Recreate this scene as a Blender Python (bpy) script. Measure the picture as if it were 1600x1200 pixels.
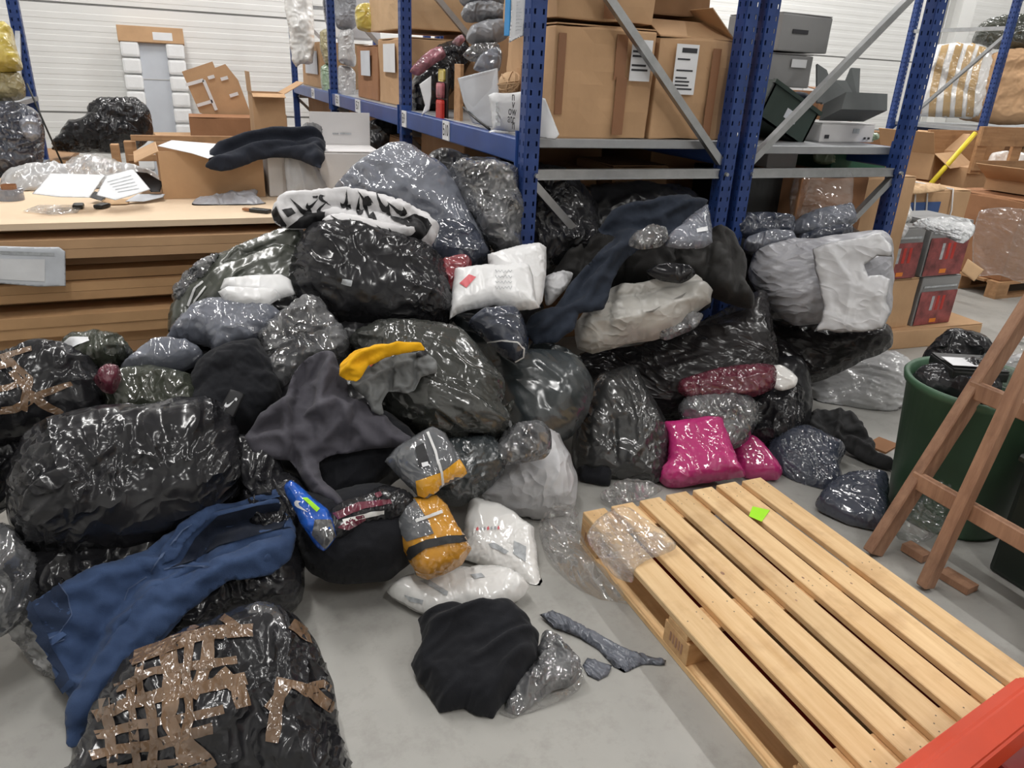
import bpy, bmesh, math, random
import numpy as np
from mathutils import Vector, Matrix
from mathutils.bvhtree import BVHTree
from mathutils.geometry import delaunay_2d_cdt
random.seed(7)
for o in list(bpy.data.objects): bpy.data.objects.remove(o)
scene = bpy.context.scene
col = scene.collection

# ------------------------------------------------------------------ camera
FPX, PITCH, ROLL, HCAM, YAW = 1150.0, 0.40077, 0.04935, 1.5857, 0.41437
cy_, sy_ = math.cos(YAW), math.sin(YAW)
cp_, sp_ = math.cos(PITCH), math.sin(PITCH)
cr_, sr_ = math.cos(ROLL), math.sin(ROLL)
CAMP = np.array([0, 0, HCAM])
def heading(q):            # camera-yaw frame -> building axes (racks run along +Y)
    return np.array([q[0]*cy_+q[1]*sy_, -q[0]*sy_+q[1]*cy_, q[2]])
fwd = heading((0, cp_, -sp_)); rgt = heading((1, 0, 0)); upv = heading((0, sp_, cp_))
rim = cr_*rgt+sr_*upv; uim = -sr_*rgt+cr_*upv
cam_d = bpy.data.cameras.new('camera'); cam = bpy.data.objects.new('camera', cam_d); col.objects.link(cam)
cam_d.sensor_width = 36; cam_d.lens = FPX/1600*36; cam_d.clip_end = 100; cam_d.clip_start = .02
M = Matrix((list(rim)+[0], list(uim)+[0], list(-fwd)+[0], [0, 0, 0, 1])).transposed()
M[3][0] = M[3][1] = M[3][2] = 0; M.translation = Vector(CAMP)
cam.matrix_world = M
scene.camera = cam
def ray(u, v): return fwd+rim*((u-800)/FPX)-uim*((v-600)/FPX)
def at(u, v, Y=None, z=None, X=None):
    d = ray(u, v)
    if z is not None: t = (z-HCAM)/d[2]
    elif X is not None: t = X/d[0]
    else: t = Y/d[1]
    return CAMP+d*t

# ------------------------------------------------------------------ world, light, exposure
W = bpy.data.worlds.new('world'); scene.world = W; W.use_nodes = True
W.node_tree.nodes['Background'].inputs[0].default_value = (.8, .86, .95, 1)
W.node_tree.nodes['Background'].inputs[1].default_value = .05
vs = scene.view_settings
vs.view_transform = 'Standard'; vs.look = 'None'; vs.gamma = 1; vs.use_curve_mapping = False
vs.exposure = 0.1
LAMP_W = 62.0
LAMPS = [(-.5, 1.5, 'left aisle, second from the front'), (-.5, 4.1, 'left aisle above the cardboard stack'), (-.5, 6.5, 'left aisle, fourth from the front'), (-.5, 9.3, 'left aisle at the back wall'),
         (5.4, 1.0, 'right aisle, second from the front'), (5.4, 4.0, 'right aisle above the printed cartons'), (5.4, 6.8, 'right aisle, fourth from the front'), (5.4, 9.3, 'right aisle, added to brighten the back wall'),
         (9.4, 9.3, 'added to brighten the back wall behind the distant rack'), (13.4, 9.3, 'far right corner, added to brighten the back wall'), (10.4, 4.6, 'far right bay'), (2.4, 9.3, 'behind the racks at the back wall'),  # right-hand lamps along the back wall are added to brighten that wall
         (1.0, -2.3, 'open floor, front left'), (5.4, -2.3, 'open floor, front right'), (7.4, 9.3, 'extra one added to brighten the back wall right of the racks')]  # last lamp is an extra, added because the right back wall stayed dim

# ------------------------------------------------------------------ small tools
def tag(o, label=None, cat=None, group=None, kind=None):
    if label: o['label'] = label
    if cat: o['category'] = cat
    if group: o['group'] = group
    if kind: o['kind'] = kind
    return o
def thing(name, label, cat, loc=(0, 0, 0), rz=0, group=None):
    o = bpy.data.objects.new(name, None); col.objects.link(o); o.empty_display_size = .1
    o.location = loc; o.rotation_euler = (0, 0, rz)
    return tag(o, label, cat, group)
def link(name, me, mat, parent=None, loc=None, rot=None, smooth=False):
    o = bpy.data.objects.new(name, me); col.objects.link(o)
    if mat and not me.materials: me.materials.append(mat)
    if parent: o.parent = parent
    if loc is not None: o.location = loc
    if rot is not None: o.rotation_euler = rot
    if smooth:
        me.polygons.foreach_set('use_smooth', [True]*len(me.polygons))
    return o
def from_bm(name, bm, mat, parent=None, loc=None, rot=None, smooth=False):
    me = bpy.data.meshes.new(name); bm.normal_update(); bm.to_mesh(me); bm.free()
    return link(name, me, mat, parent, loc, rot, smooth)
def abox(bm, x0, x1, y0, y1, z0, z1, bev=0, seg=1):
    m = Matrix.Translation(((x0+x1)/2, (y0+y1)/2, (z0+z1)/2)) @ Matrix.Diagonal((x1-x0, y1-y0, z1-z0, 1))
    r = bmesh.ops.create_cube(bm, size=1, matrix=m)
    if bev:
        es = list({e for v in r['verts'] for e in v.link_edges})
        bmesh.ops.bevel(bm, geom=es, offset=bev, segments=seg, affect='EDGES', profile=.6)
def box(name, x0, x1, y0, y1, z0, z1, mat, parent=None, bev=0, seg=1, loc=None, rot=None):
    bm = bmesh.new(); abox(bm, x0, x1, y0, y1, z0, z1, bev, seg)
    return from_bm(name, bm, mat, parent, loc, rot)
def bar(name, a, b, w, h, mat, parent=None, bev=0, upref=(0, 0, 1)):
    """straight bar from a to b, section w (sideways) x h"""
    a = Vector(a); b = Vector(b); d = b-a; L = d.length; zx = d.normalized()
    s = zx.cross(Vector(upref))
    if s.length < 1e-4: s = Vector((1, 0, 0))
    s.normalize(); u = s.cross(zx)
    bm = bmesh.new(); abox(bm, -w/2, w/2, 0, L, -h/2, h/2, bev)
    m = Matrix((list(s)+[0], list(zx)+[0], list(u)+[0], [0, 0, 0, 1])).transposed()
    m[3][0] = m[3][1] = m[3][2] = 0; m.translation = a
    for v in bm.verts: v.co = m @ v.co
    return from_bm(name, bm, mat, parent)
def tube(name, pts, r, mat, parent=None, seg=8):
    pts = [Vector(p) for p in pts]; bm = bmesh.new(); rings = []
    for i, p in enumerate(pts):
        d = (pts[min(i+1, len(pts)-1)]-pts[max(i-1, 0)]).normalized()
        s = d.cross(Vector((0, 0, 1)))
        if s.length < 1e-3: s = Vector((1, 0, 0))
        s.normalize(); t = s.cross(d)
        rr = r[i] if isinstance(r, (list, tuple)) else r
        rings.append([bm.verts.new(p+(s*math.cos(a)+t*math.sin(a))*rr) for a in [2*math.pi*k/seg for k in range(seg)]])
    for A, B in zip(rings, rings[1:]):
        for k in range(seg): bm.faces.new((A[k], A[(k+1) % seg], B[(k+1) % seg], B[k]))
    bm.faces.new(rings[0][::-1]); bm.faces.new(rings[-1])
    bmesh.ops.recalc_face_normals(bm, faces=bm.faces)
    return from_bm(name, bm, mat, parent, smooth=True)
def text(name, s, size, mat, parent, loc, rot, squash=1):
    cu = bpy.data.curves.new(name, 'FONT'); cu.body = s; cu.size = size; cu.align_x = 'CENTER'; cu.align_y = 'CENTER'; cu.extrude = .0004
    t = bpy.data.objects.new(name, cu); col.objects.link(t)
    dg = bpy.context.evaluated_depsgraph_get()
    me = bpy.data.meshes.new_from_object(t.evaluated_get(dg)); bpy.data.objects.remove(t)
    me.materials.clear()
    o = link(name, me, mat, parent, loc, rot); o.scale = (squash, 1, 1)
    return o

# numpy gradient-ish value noise, -1..1
_rs = np.random.RandomState(3); _T = _rs.rand(64, 64, 64)*2-1
def vn(p):
    i = np.floor(p).astype(int); f = p-i; f = f*f*(3-2*f); r = 0
    for dx in (0, 1):
        for dy in (0, 1):
            for dz in (0, 1):
                w = (f[:, 0] if dx else 1-f[:, 0])*(f[:, 1] if dy else 1-f[:, 1])*(f[:, 2] if dz else 1-f[:, 2])
                r = r+w*_T[(i[:, 0]+dx) & 63, (i[:, 1]+dy) & 63, (i[:, 2]+dz) & 63]
    return r
def fbm(p, o=3):
    r = 0; a = 1
    for k in range(o): r = r+a*vn(p+17.3*k); p = p*2.03; a *= .5
    return r
def ridged(p, o=2):
    r = 0; a = 1
    for k in range(o): r = r+a*(1-2*np.abs(vn(p+9.1*k))); p = p*2.1; a *= .5
    return r

def crease(p):
    r = 0; a = 1
    for k in range(2): r = r+a*((1-np.minimum(1, 2.2*np.abs(vn(p+9.1*k))))**1.5); p = p*1.9; a *= .55
    return r-.45
# ------------------------------------------------------------------ materials
def newmat(name):
    m = bpy.data.materials.new(name); m.use_nodes = True; nt = m.node_tree
    return m, nt, nt.nodes['Principled BSDF']
def nd(nt, t, **k):
    n = nt.nodes.new(t)
    for a, b in k.items():
        if a.startswith('i_'): n.inputs[a[2:].replace('_', ' ')].default_value = b
        else: setattr(n, a, b)
    return n
def rgba(c): return (c[0], c[1], c[2], 1)
def srgb(r, g, b):
    f = lambda x: (x/255/12.92) if x/255 <= .04045 else ((x/255+.055)/1.055)**2.4
    return (f(r), f(g), f(b))
def coords(nt, scale=(1, 1, 1)):
    tc = nd(nt, 'ShaderNodeTexCoord'); oi = nd(nt, 'ShaderNodeObjectInfo')
    mul = nd(nt, 'ShaderNodeMath', operation='MULTIPLY'); mul.inputs[1].default_value = 37.0
    nt.links.new(oi.outputs['Random'], mul.inputs[0])
    ad = nd(nt, 'ShaderNodeVectorMath', operation='ADD')
    nt.links.new(tc.outputs['Object'], ad.inputs[0]); nt.links.new(mul.outputs[0], ad.inputs[1])
    mp = nd(nt, 'ShaderNodeMapping'); mp.inputs['Scale'].default_value = scale
    nt.links.new(ad.outputs[0], mp.inputs[0])
    return mp.outputs[0]
def colvar(nt, vec, c1, c2, scale, detail=4, lo=.3, hi=.7, rough=.6):
    n = nd(nt, 'ShaderNodeTexNoise'); n.inputs['Scale'].default_value = scale; n.inputs['Detail'].default_value = detail
    n.inputs['Roughness'].default_value = rough
    nt.links.new(vec, n.inputs['Vector'])
    r = nd(nt, 'ShaderNodeValToRGB'); r.color_ramp.elements[0].position = lo; r.color_ramp.elements[1].position = hi
    r.color_ramp.elements[0].color = rgba(c1); r.color_ramp.elements[1].color = rgba(c2)
    nt.links.new(n.outputs['Fac'], r.inputs[0]); return r.outputs[0], n.outputs['Fac']
def plain(name, c, rough=.6, metal=0, var=.12, vs_=6, bump=0, bs=60, spec=.5):
    m, nt, b = newmat(name); v = coords(nt)
    c2 = tuple(min(1, x*(1+var)) for x in c); c1 = tuple(x*(1-var) for x in c)
    cc, _ = colvar(nt, v, c1, c2, vs_)
    nt.links.new(cc, b.inputs['Base Color']); b.inputs['Roughness'].default_value = rough
    b.inputs['Metallic'].default_value = metal; b.inputs['Specular IOR Level'].default_value = spec
    if bump:
        n = nd(nt, 'ShaderNodeTexNoise'); n.inputs['Scale'].default_value = bs; n.inputs['Detail'].default_value = 3
        nt.links.new(v, n.inputs['Vector'])
        bp = nd(nt, 'ShaderNodeBump'); bp.inputs['Strength'].default_value = bump; bp.inputs['Distance'].default_value = .005
        nt.links.new(n.outputs['Fac'], bp.inputs['Height']); nt.links.new(bp.outputs[0], b.inputs['Normal'])
    return m
def crinkle(nt, vec, scale, strength, dist=.02, stretch=(1, 1, 1), facet=.12, mask=(.40, .62)):
    """normal of crumpled sheet: elongated sharp creases in patches, soft pulls, a few facets"""
    L = nt.links.new
    def M(op, a, b=None):
        n = nd(nt, 'ShaderNodeMath', operation=op)
        for i, q in enumerate((a, b)):
            if q is None: continue
            if isinstance(q, (int, float)): n.inputs[i].default_value = q
            else: L(q, n.inputs[i])
        return n.outputs[0]
    wn = nd(nt, 'ShaderNodeTexNoise'); wn.inputs['Scale'].default_value = scale*.3; wn.inputs['Detail'].default_value = 2; L(vec, wn.inputs['Vector'])
    sc = nd(nt, 'ShaderNodeVectorMath', operation='SCALE'); sc.inputs['Scale'].default_value = 1.6/scale; L(wn.outputs['Color'], sc.inputs[0])
    ad = nd(nt, 'ShaderNodeVectorMath', operation='ADD'); L(vec, ad.inputs[0]); L(sc.outputs[0], ad.inputs[1])
    hs = []
    for rot, st, k in (((.3, .5, .4), (1, .2, .8), 1.0), ((.9, -.4, 1.9), (1, .28, 1), 1.5)):
        mp = nd(nt, 'ShaderNodeMapping'); mp.inputs['Rotation'].default_value = rot; mp.inputs['Scale'].default_value = tuple(x*y for x, y in zip(st, stretch)); L(ad.outputs[0], mp.inputs[0])
        n = nd(nt, 'ShaderNodeTexNoise'); n.inputs['Scale'].default_value = scale*k; n.inputs['Detail'].default_value = 1.5; L(mp.outputs[0], n.inputs['Vector'])
        r = M('SUBTRACT', 1.0, M('ABSOLUTE', M('MULTIPLY', M('SUBTRACT', n.outputs['Fac'], .5), 4.0)))
        hs.append(M('POWER', M('MAXIMUM', r, 0.0), 2.0))
    mk = nd(nt, 'ShaderNodeTexNoise'); mk.inputs['Scale'].default_value = scale*.28; mk.inputs['Detail'].default_value = 2; L(vec, mk.inputs['Vector'])
    mr = nd(nt, 'ShaderNodeMapRange'); mr.inputs['From Min'].default_value = mask[0]; mr.inputs['From Max'].default_value = mask[1]; mr.inputs['To Min'].default_value = .12; L(mk.outputs['Fac'], mr.inputs['Value'])
    h = M('MULTIPLY', M('ADD', hs[0], M('MULTIPLY', hs[1], .7)), mr.outputs[0])
    so = nd(nt, 'ShaderNodeTexNoise'); so.inputs['Scale'].default_value = scale*.5; so.inputs['Detail'].default_value = 1; L(ad.outputs[0], so.inputs['Vector'])
    h = M('ADD', h, M('MULTIPLY', so.outputs['Fac'], .35))
    if facet:
        vo = nd(nt, 'ShaderNodeTexVoronoi'); vo.inputs['Scale'].default_value = scale*1.6; L(ad.outputs[0], vo.inputs['Vector'])
        h = M('ADD', h, M('MULTIPLY', vo.outputs['Distance'], M('MULTIPLY', mr.outputs[0], facet*3)))
    bp = nd(nt, 'ShaderNodeBump'); bp.inputs['Strength'].default_value = strength; bp.inputs['Distance'].default_value = dist
    L(h, bp.inputs['Height'])
    return bp.outputs[0]
def film(name, c, c2=None, scale=14, strength=.6, rough=.18, dist=.02, stretch=(1, 1, 1), vs_=5, spec=.5, facet=.12, mask=(.40, .62)):
    """opaque plastic bag sheet"""
    m, nt, b = newmat(name); v = coords(nt)
    cc, _ = colvar(nt, v, c, c2 or tuple(x*1.35 for x in c), vs_)
    nt.links.new(cc, b.inputs['Base Color']); b.inputs['Roughness'].default_value = rough; b.inputs['Specular IOR Level'].default_value = spec
    nt.links.new(crinkle(nt, v, scale, strength, dist, stretch, facet, mask), b.inputs['Normal'])
    return m
def wrapped(name, c, c2=None, scale=16, strength=.8, rough=.12, dist=.025, stretch=(1, 1, 1), vs_=4, facet=.12, mask=(.38, .6), ior=1.85):
    """cloth showing through a clear crumpled film (film = coat layer)"""
    m, nt, b = newmat(name); v = coords(nt)
    cc, _ = colvar(nt, v, c, c2 or tuple(x*1.5 for x in c), vs_)
    nt.links.new(cc, b.inputs['Base Color']); b.inputs['Roughness'].default_value = .75
    b.inputs['Specular IOR Level'].default_value = .2
    b.inputs['Coat Weight'].default_value = 1; b.inputs['Coat Roughness'].default_value = rough; b.inputs['Coat IOR'].default_value = ior
    cn = crinkle(nt, v, scale, strength, dist, stretch, facet, mask)
    nt.links.new(cn, b.inputs['Coat Normal'])
    return m
def clearfilm(name, scale=14, strength=.8, amount=.14, tint=.95, rough=.1, dist=.02, white=.05):
    m, nt, b = newmat(name); nt.nodes.remove(b); out = nt.nodes['Material Output']; v = coords(nt)
    cn = crinkle(nt, v, scale, strength, dist, facet=.25, mask=(.3, .5))
    tr = nd(nt, 'ShaderNodeBsdfTransparent'); tr.inputs[0].default_value = (tint, tint, tint, 1)
    gl = nd(nt, 'ShaderNodeBsdfGlossy'); gl.inputs['Roughness'].default_value = rough; gl.inputs[0].default_value = (1, 1, 1, 1)
    nt.links.new(cn, gl.inputs['Normal'])
    lw = nd(nt, 'ShaderNodeLayerWeight'); lw.inputs['Blend'].default_value = .35; nt.links.new(cn, lw.inputs['Normal'])
    mr = nd(nt, 'ShaderNodeMapRange'); mr.inputs['To Min'].default_value = amount*.5; mr.inputs['To Max'].default_value = min(1, amount*4)
    nt.links.new(lw.outputs['Fresnel'], mr.inputs['Value'])
    mx = nd(nt, 'ShaderNodeMixShader'); nt.links.new(mr.outputs[0], mx.inputs[0]); nt.links.new(tr.outputs[0], mx.inputs[1]); nt.links.new(gl.outputs[0], mx.inputs[2])
    df = nd(nt, 'ShaderNodeBsdfDiffuse'); df.inputs[0].default_value = (.85, .85, .86, 1); nt.links.new(cn, df.inputs['Normal'])
    m2 = nd(nt, 'ShaderNodeMixShader'); m2.inputs[0].default_value = white; nt.links.new(mx.outputs[0], m2.inputs[1]); nt.links.new(df.outputs[0], m2.inputs[2])
    nt.links.new(m2.outputs[0], out.inputs['Surface']); return m
def fabric(name, c, c2=None, rough=.85, bump=.25, bs=260, sheen=.08, vs_=5):
    m, nt, b = newmat(name); v = coords(nt)
    cc, _ = colvar(nt, v, tuple(x*.8 for x in c), c2 or tuple(x*1.2 for x in c), vs_)
    nt.links.new(cc, b.inputs['Base Color']); b.inputs['Roughness'].default_value = rough
    b.inputs['Sheen Weight'].default_value = sheen; b.inputs['Sheen Roughness'].default_value = .5; b.inputs['Specular IOR Level'].default_value = .25
    n = nd(nt, 'ShaderNodeTexNoise'); n.inputs['Scale'].default_value = bs; nt.links.new(v, n.inputs['Vector'])
    bp = nd(nt, 'ShaderNodeBump'); bp.inputs['Strength'].default_value = bump; bp.inputs['Distance'].default_value = .002
    nt.links.new(n.outputs['Fac'], bp.inputs['Height']); nt.links.new(bp.outputs[0], b.inputs['Normal'])
    return m
def woodmat(name, c1, c2, cd, axis='Y', scale=1):
    m, nt, b = newmat(name); st = {'X': (2, 26, 26), 'Y': (26, 2, 26), 'Z': (26, 26, 2)}[axis]
    v = coords(nt, tuple(x*scale for x in st))
    cc, f = colvar(nt, v, c1, c2, 1.1, 5, .3, .7, .65)
    v2 = coords(nt, (7, 7, 7)); c3, f2 = colvar(nt, v2, (0, 0, 0), (1, 1, 1), .9, 4, .52, .72)
    mx = nd(nt, 'ShaderNodeMix', data_type='RGBA'); nt.links.new(cc, mx.inputs[6]); mx.inputs[7].default_value = rgba(cd)
    mu = nd(nt, 'ShaderNodeMath', operation='MULTIPLY'); mu.inputs[1].default_value = .45; nt.links.new(c3, mu.inputs[0]); nt.links.new(mu.outputs[0], mx.inputs[0])
    oi = nd(nt, 'ShaderNodeObjectInfo'); hv = nd(nt, 'ShaderNodeHueSaturation')
    mr = nd(nt, 'ShaderNodeMapRange'); mr.inputs['To Min'].default_value = .85; mr.inputs['To Max'].default_value = 1.12
    nt.links.new(oi.outputs['Random'], mr.inputs[0]); nt.links.new(mr.outputs[0], hv.inputs['Value']); nt.links.new(mx.outputs[2], hv.inputs['Color'])
    nt.links.new(hv.outputs[0], b.inputs['Base Color']); b.inputs['Roughness'].default_value = .65
    bp = nd(nt, 'ShaderNodeBump'); bp.inputs['Strength'].default_value = .25; bp.inputs['Distance'].default_value = .003
    nt.links.new(f, bp.inputs['Height']); nt.links.new(bp.outputs[0], b.inputs['Normal'])
    return m
def cardboard(name, c, var=.1):
    return plain(name, c, .8, 0, var, 3.5, .12, 40, .3)

K = {}
K['floor'] = None
K['black'] = film('black_bag_plastic', (.013, .013, .015), (.024, .024, .027), 9, .9, .2, .022)  # black bag colours lifted a little to imitate lens haze
K['black_soft'] = film('black_bag_plastic_soft', (.014, .014, .016), (.024, .024, .027), 6, .8, .3, .022, mask=(.45, .7))
K['black_tight'] = film('black_stretch_plastic', (.014, .013, .014), (.024, .022, .023), 8, .8, .24, .018, (1, 1, 2), mask=(.5, .72))
K['olive_black'] = wrapped('olive_black_wrapped', (.018, .020, .017), (.035, .037, .032), 8, .9, .18, .02)
K['teal_black'] = wrapped('teal_black_wrapped', (.020, .027, .030), (.036, .045, .050), 6, .8, .25, .02, mask=(.48, .7))
K['charcoal'] = wrapped('charcoal_wrapped', (.022, .023, .024), (.038, .039, .040), 8, .9, .2, .02, mask=(.45, .66))
K['navy_wrap'] = wrapped('navy_wrapped', (.022, .028, .046), (.050, .058, .085), 11, 1, .13, .018)
K['slate_wrap'] = wrapped('slate_wrapped', (.10, .11, .14), (.24, .255, .30), 11, 1, .13, .018)
K['silver_crinkle'] = wrapped('crumpled_clear_over_dark', (.035, .036, .04), (.20, .202, .21), 8, 1.0, .07, .03, facet=.12, mask=(.2, .4), ior=2.4, vs_=7)  # pale end of the base colour stands in for bright film highlights
K['green_wrap'] = wrapped('dark_green_wrapped', (.024, .029, .020), (.048, .053, .037), 10, 1, .14, .02)
K['olive'] = wrapped('olive_garment_wrapped', (.040, .045, .034), (.080, .088, .070), 7, .8, .25, .018, mask=(.5, .72))
K['maroon_wrap'] = wrapped('maroon_wrapped', (.09, .012, .026), (.16, .022, .045), 13, 1, .13, .016)
K['red_wrap'] = wrapped('red_wrapped', (.16, .018, .026), (.27, .04, .05), 13, 1, .13, .016)
K['pink_wrap'] = wrapped('pink_wrapped', (.42, .016, .14), (.56, .032, .20), 8, .9, .13, .018, mask=(.48, .66))
K['pink_grey'] = wrapped('pink_grey_wrapped', (.10, .05, .06), (.55, .20, .26), 12, 1, .15, .016, vs_=9)
K['white_bag'] = film('white_poly_bag', (.50, .50, .52), (.58, .58, .59), 8, .7, .33, .014)
K['white_mailer'] = film('white_mailer_plastic', (.74, .74, .75), (.80, .80, .80), 7, .6, .3, .012)
K['grey_bag'] = film('pale_grey_poly_bag', (.34, .34, .37), (.42, .42, .45), 8, .8, .33, .014, (1, 1, 1.6))
K['cream_bag'] = film('cream_poly_bag', (.42, .41, .385), (.52, .50, .465), 8, .8, .36, .016)
K['silver_bag'] = wrapped('pale_grey_stretch_bale', (.42, .42, .43), (.52, .52, .52), 8, .9, .2, .016)
K['shelf_grey_bag'] = film('grey_shelf_bag', (.20, .21, .23), (.30, .31, .34), 9, .9, .3, .016)
K['yellow_film'] = wrapped('yellow_wrapped', (.45, .34, .03), (.62, .50, .12), 10, .9, .2, .016)
K['green_film'] = wrapped('pale_green_wrapped', (.22, .32, .20), (.30, .40, .28), 10, .9, .2, .016)
K['khaki_film'] = wrapped('khaki_wrapped', (.32, .28, .15), (.42, .37, .2), 10, .9, .2, .016)
K['white_tee'] = wrapped('white_tee_wrapped', (.78, .77, .75), (.86, .85, .83), 9, .9, .2, .012)
K['clear'] = clearfilm('clear_film', 9, 1, .09, .985, .06, .025, .02)
K['clear_dense'] = clearfilm('clear_film_dense', 9, 1.0, .12, .97, .06, .025, .05)
K['clear_soft'] = clearfilm('clear_film_soft', 8, .8, .1, .97, .1, .02, .04)
K['shrink'] = clearfilm('shrink_film', 7, .8, .1, .96, .12, .015, .05)
K['tape'] = wrapped('brown_tape', (.115, .066, .036), (.215, .132, .076), 18, 1, .16, .012, facet=.25, mask=(.35, .55))
K['tape_flat'] = plain('brown_tape_flat', srgb(140, 98, 68), .35, 0, .1, 5)
K['tan_tape'] = wrapped('tan_tape', (.42, .27, .11), (.56, .38, .18), 9, .9, .2, .016)
K['tear'] = plain('torn_edge', (.20, .19, .175), .8)
K['denim'] = fabric('denim', (.024, .048, .115), (.048, .084, .18), .85, .4, 320, .06, 6)
K['denim_shade'] = fabric('denim_opening_shade', (.006, .010, .022), (.010, .016, .034), .85, .4, 320, .06, 6)
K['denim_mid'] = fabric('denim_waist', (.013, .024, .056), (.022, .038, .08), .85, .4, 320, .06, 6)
K['black_cloth'] = fabric('black_cloth', (.0085, .009, .012), (.014, .015, .019), .9, .3, 300, .06)
K['navy_cloth'] = fabric('navy_cloth', (.016, .022, .036), (.026, .034, .052), .85, .25, 300, .06)
K['navy_dark'] = fabric('dark_navy_cloth', (.013, .016, .026), (.020, .024, .036), .85, .25, 300, .06)
K['puffer'] = fabric('puffer_cloth', (.017, .016, .016), (.028, .027, .026), .6, .2, 200, .06)
K['grey_cloth'] = fabric('charcoal_violet_cloth', (.058, .055, .068), (.085, .081, .098), .8, .2, 300, .06)
K['dgrey_cloth'] = fabric('dark_grey_cloth', (.035, .035, .037), (.052, .052, .054), .85, .2, 300, .06)
K['mgrey_cloth'] = fabric('mid_grey_cloth', (.14, .145, .145), (.19, .195, .195), .85, .2, 300, .06)
K['lgrey_cloth'] = fabric('light_grey_cloth', (.40, .40, .41), (.47, .47, .48), .85, .2, 300, .06)
K['yellow_cloth'] = fabric('yellow_cloth', (.80, .40, .006), (.90, .48, .01), .8, .15, 300, .05)
K['orange_cloth'] = fabric('rust_cloth', (.35, .06, .02), None, .8)
K['yellow_wrap2'] = wrapped('amber_wrapped', (.72, .33, .012), (.85, .44, .03), 12, .7, .14, .025)
K['amber_wrap'] = wrapped('orange_wrapped', (.55, .24, .018), (.70, .34, .04), 12, .7, .14, .025)
K['grey_wrap'] = wrapped('grey_wrapped', (.09, .095, .105), (.16, .165, .175), 12, .7, .14, .025)
K['white_cloth'] = fabric('white_quilt_cloth', (.70, .69, .71), (.80, .79, .80), .7, .2, 200, .06)
K['jet'] = plain('jet_print', (.010, .010, .012), .6, 0, .1)
K['paper'] = plain('paper', (.74, .75, .77), .7, 0, .04, 8)
K['paper_grey'] = plain('paper_print', (.42, .44, .46), .7, 0, .3, 30)
K['paper_blue'] = plain('paper_bluish', (.62, .65, .70), .7, 0, .08, 6)  # slightly bluish and darker than the plain paper
K['card'] = cardboard('cardboard', srgb(190, 154, 118))
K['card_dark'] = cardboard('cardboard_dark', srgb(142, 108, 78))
K['card_red'] = cardboard('cardboard_reddish', srgb(160, 116, 84))
K['card_pale'] = cardboard('cardboard_pale', srgb(198, 166, 130))
K['card_top_lit'] = cardboard('cardboard_top_sheet_lit', srgb(226, 202, 174), .05)  # paler than the other sheets: overexposed table light put into the colour
K['card_edge'] = cardboard('cardboard_sheet', srgb(186, 148, 108), .14)
K['white_card'] = cardboard('white_carton', srgb(216, 214, 214), .04)
K['grey_card'] = cardboard('grey_file_card', srgb(142, 142, 142), .05)
K['dgrey_card'] = cardboard('dark_grey_plastic', srgb(92, 95, 95), .05)
K['blue_steel'] = plain('blue_rack_paint', (.018, .047, .18), .4, 0, .18, 9)
K['blue_beam'] = plain('blue_beam_paint', (.022, .066, .25), .36, 0, .15, 5)
K['zinc'] = plain('galvanised_steel', (.42, .43, .44), .36, .85, .12, 14)
K['deck'] = plain('deck_steel', (.36, .37, .385), .45, .5, .1, 8)
K['wood'] = woodmat('pallet_wood', srgb(232, 200, 154), srgb(208, 168, 118), srgb(168, 124, 82), 'Y')
K['woodx'] = woodmat('pallet_wood_cross', srgb(218, 180, 130), srgb(190, 146, 100), srgb(150, 108, 70), 'X')
K['nail'] = plain('nail_steel', (.16, .12, .08), .6, 0, .2)
K['old_wood'] = woodmat('old_wood', srgb(182, 142, 114), srgb(142, 104, 82), srgb(98, 70, 54), 'Z')
K['far_wood'] = woodmat('far_wood', srgb(188, 148, 108), srgb(160, 120, 84), srgb(120, 86, 58), 'X')
K['red_paint'] = plain('red_jack_paint', (.58, .050, .012), .45, 0, .08, 4)
K['fork_red'] = plain('fork_red_paint', (.22, .012, .010), .45, 0, .2, 6)
K['green_bin'] = plain('green_bin_plastic', (.05, .115, .065), .45, 0, .15, 4)
K['green_crate'] = plain('green_crate_plastic', (.024, .042, .034), .5, 0, .15, 4)
K['green_bright'] = plain('green_box_card', (.016, .10, .06), .6, 0, .12, 4)
K['lime'] = plain('lime_note', (.36, .80, .01), .5, 0, .03)
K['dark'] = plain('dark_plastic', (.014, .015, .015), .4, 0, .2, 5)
K['dark_green'] = plain('dark_green_container', (.008, .015, .011), .45, 0, .2, 4)
K['wallp'] = plain('wall_panel_paint', (.80, .80, .785), .5, 0, .02, 1)
K['wall_joint'] = plain('panel_joint', (.5, .5, .5), .6, 0, .03)
K['ceil'] = plain('ceiling_sheet', (.62, .62, .62), .7, 0, .03)
K['foam'] = plain('white_foam', (.76, .77, .78), .7, 0, .04, 10, .2, 60)
K['door_face'] = plain('pale_blue_panel', (.50, .53, .58), .5, 0, .03)
K['yellow_pole'] = plain('yellow_pole_paint', (.75, .60, .03), .4, 0, .08)
K['twine'] = fabric('jute_twine', (.52, .34, .19), (.66, .45, .28), .9, .9, 160, .06)
K['blue_print'] = plain('blue_print', (.04, .09, .25), .6, 0, .1)
K['cyan'] = plain('cyan_card', (.03, .26, .60), .5, 0, .1)
K['blue_film'] = film('blue_glove_film', (.03, .15, .45), (.07, .27, .62), 25, .6, .25)
K['red_box'] = plain('red_printed_carton', (.24, .055, .055), .4, 0, .6, 11)
K['red_print'] = plain('red_print', (.50, .03, .02), .4, 0, .2, 9)
K['orange_print'] = plain('orange_print', (.75, .22, .02), .4, 0, .1)
K['ink'] = plain('ink', (.03, .03, .035), .6, 0, .05)
K['pink_label'] = plain('pink_red_label', (.68, .13, .15), .5, 0, .05)
K['string'] = plain('white_string', (.7, .7, .7), .5, 0, .05)
K['stitch'] = plain('denim_stitch', (.06, .09, .17), .8, 0, .1)
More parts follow.
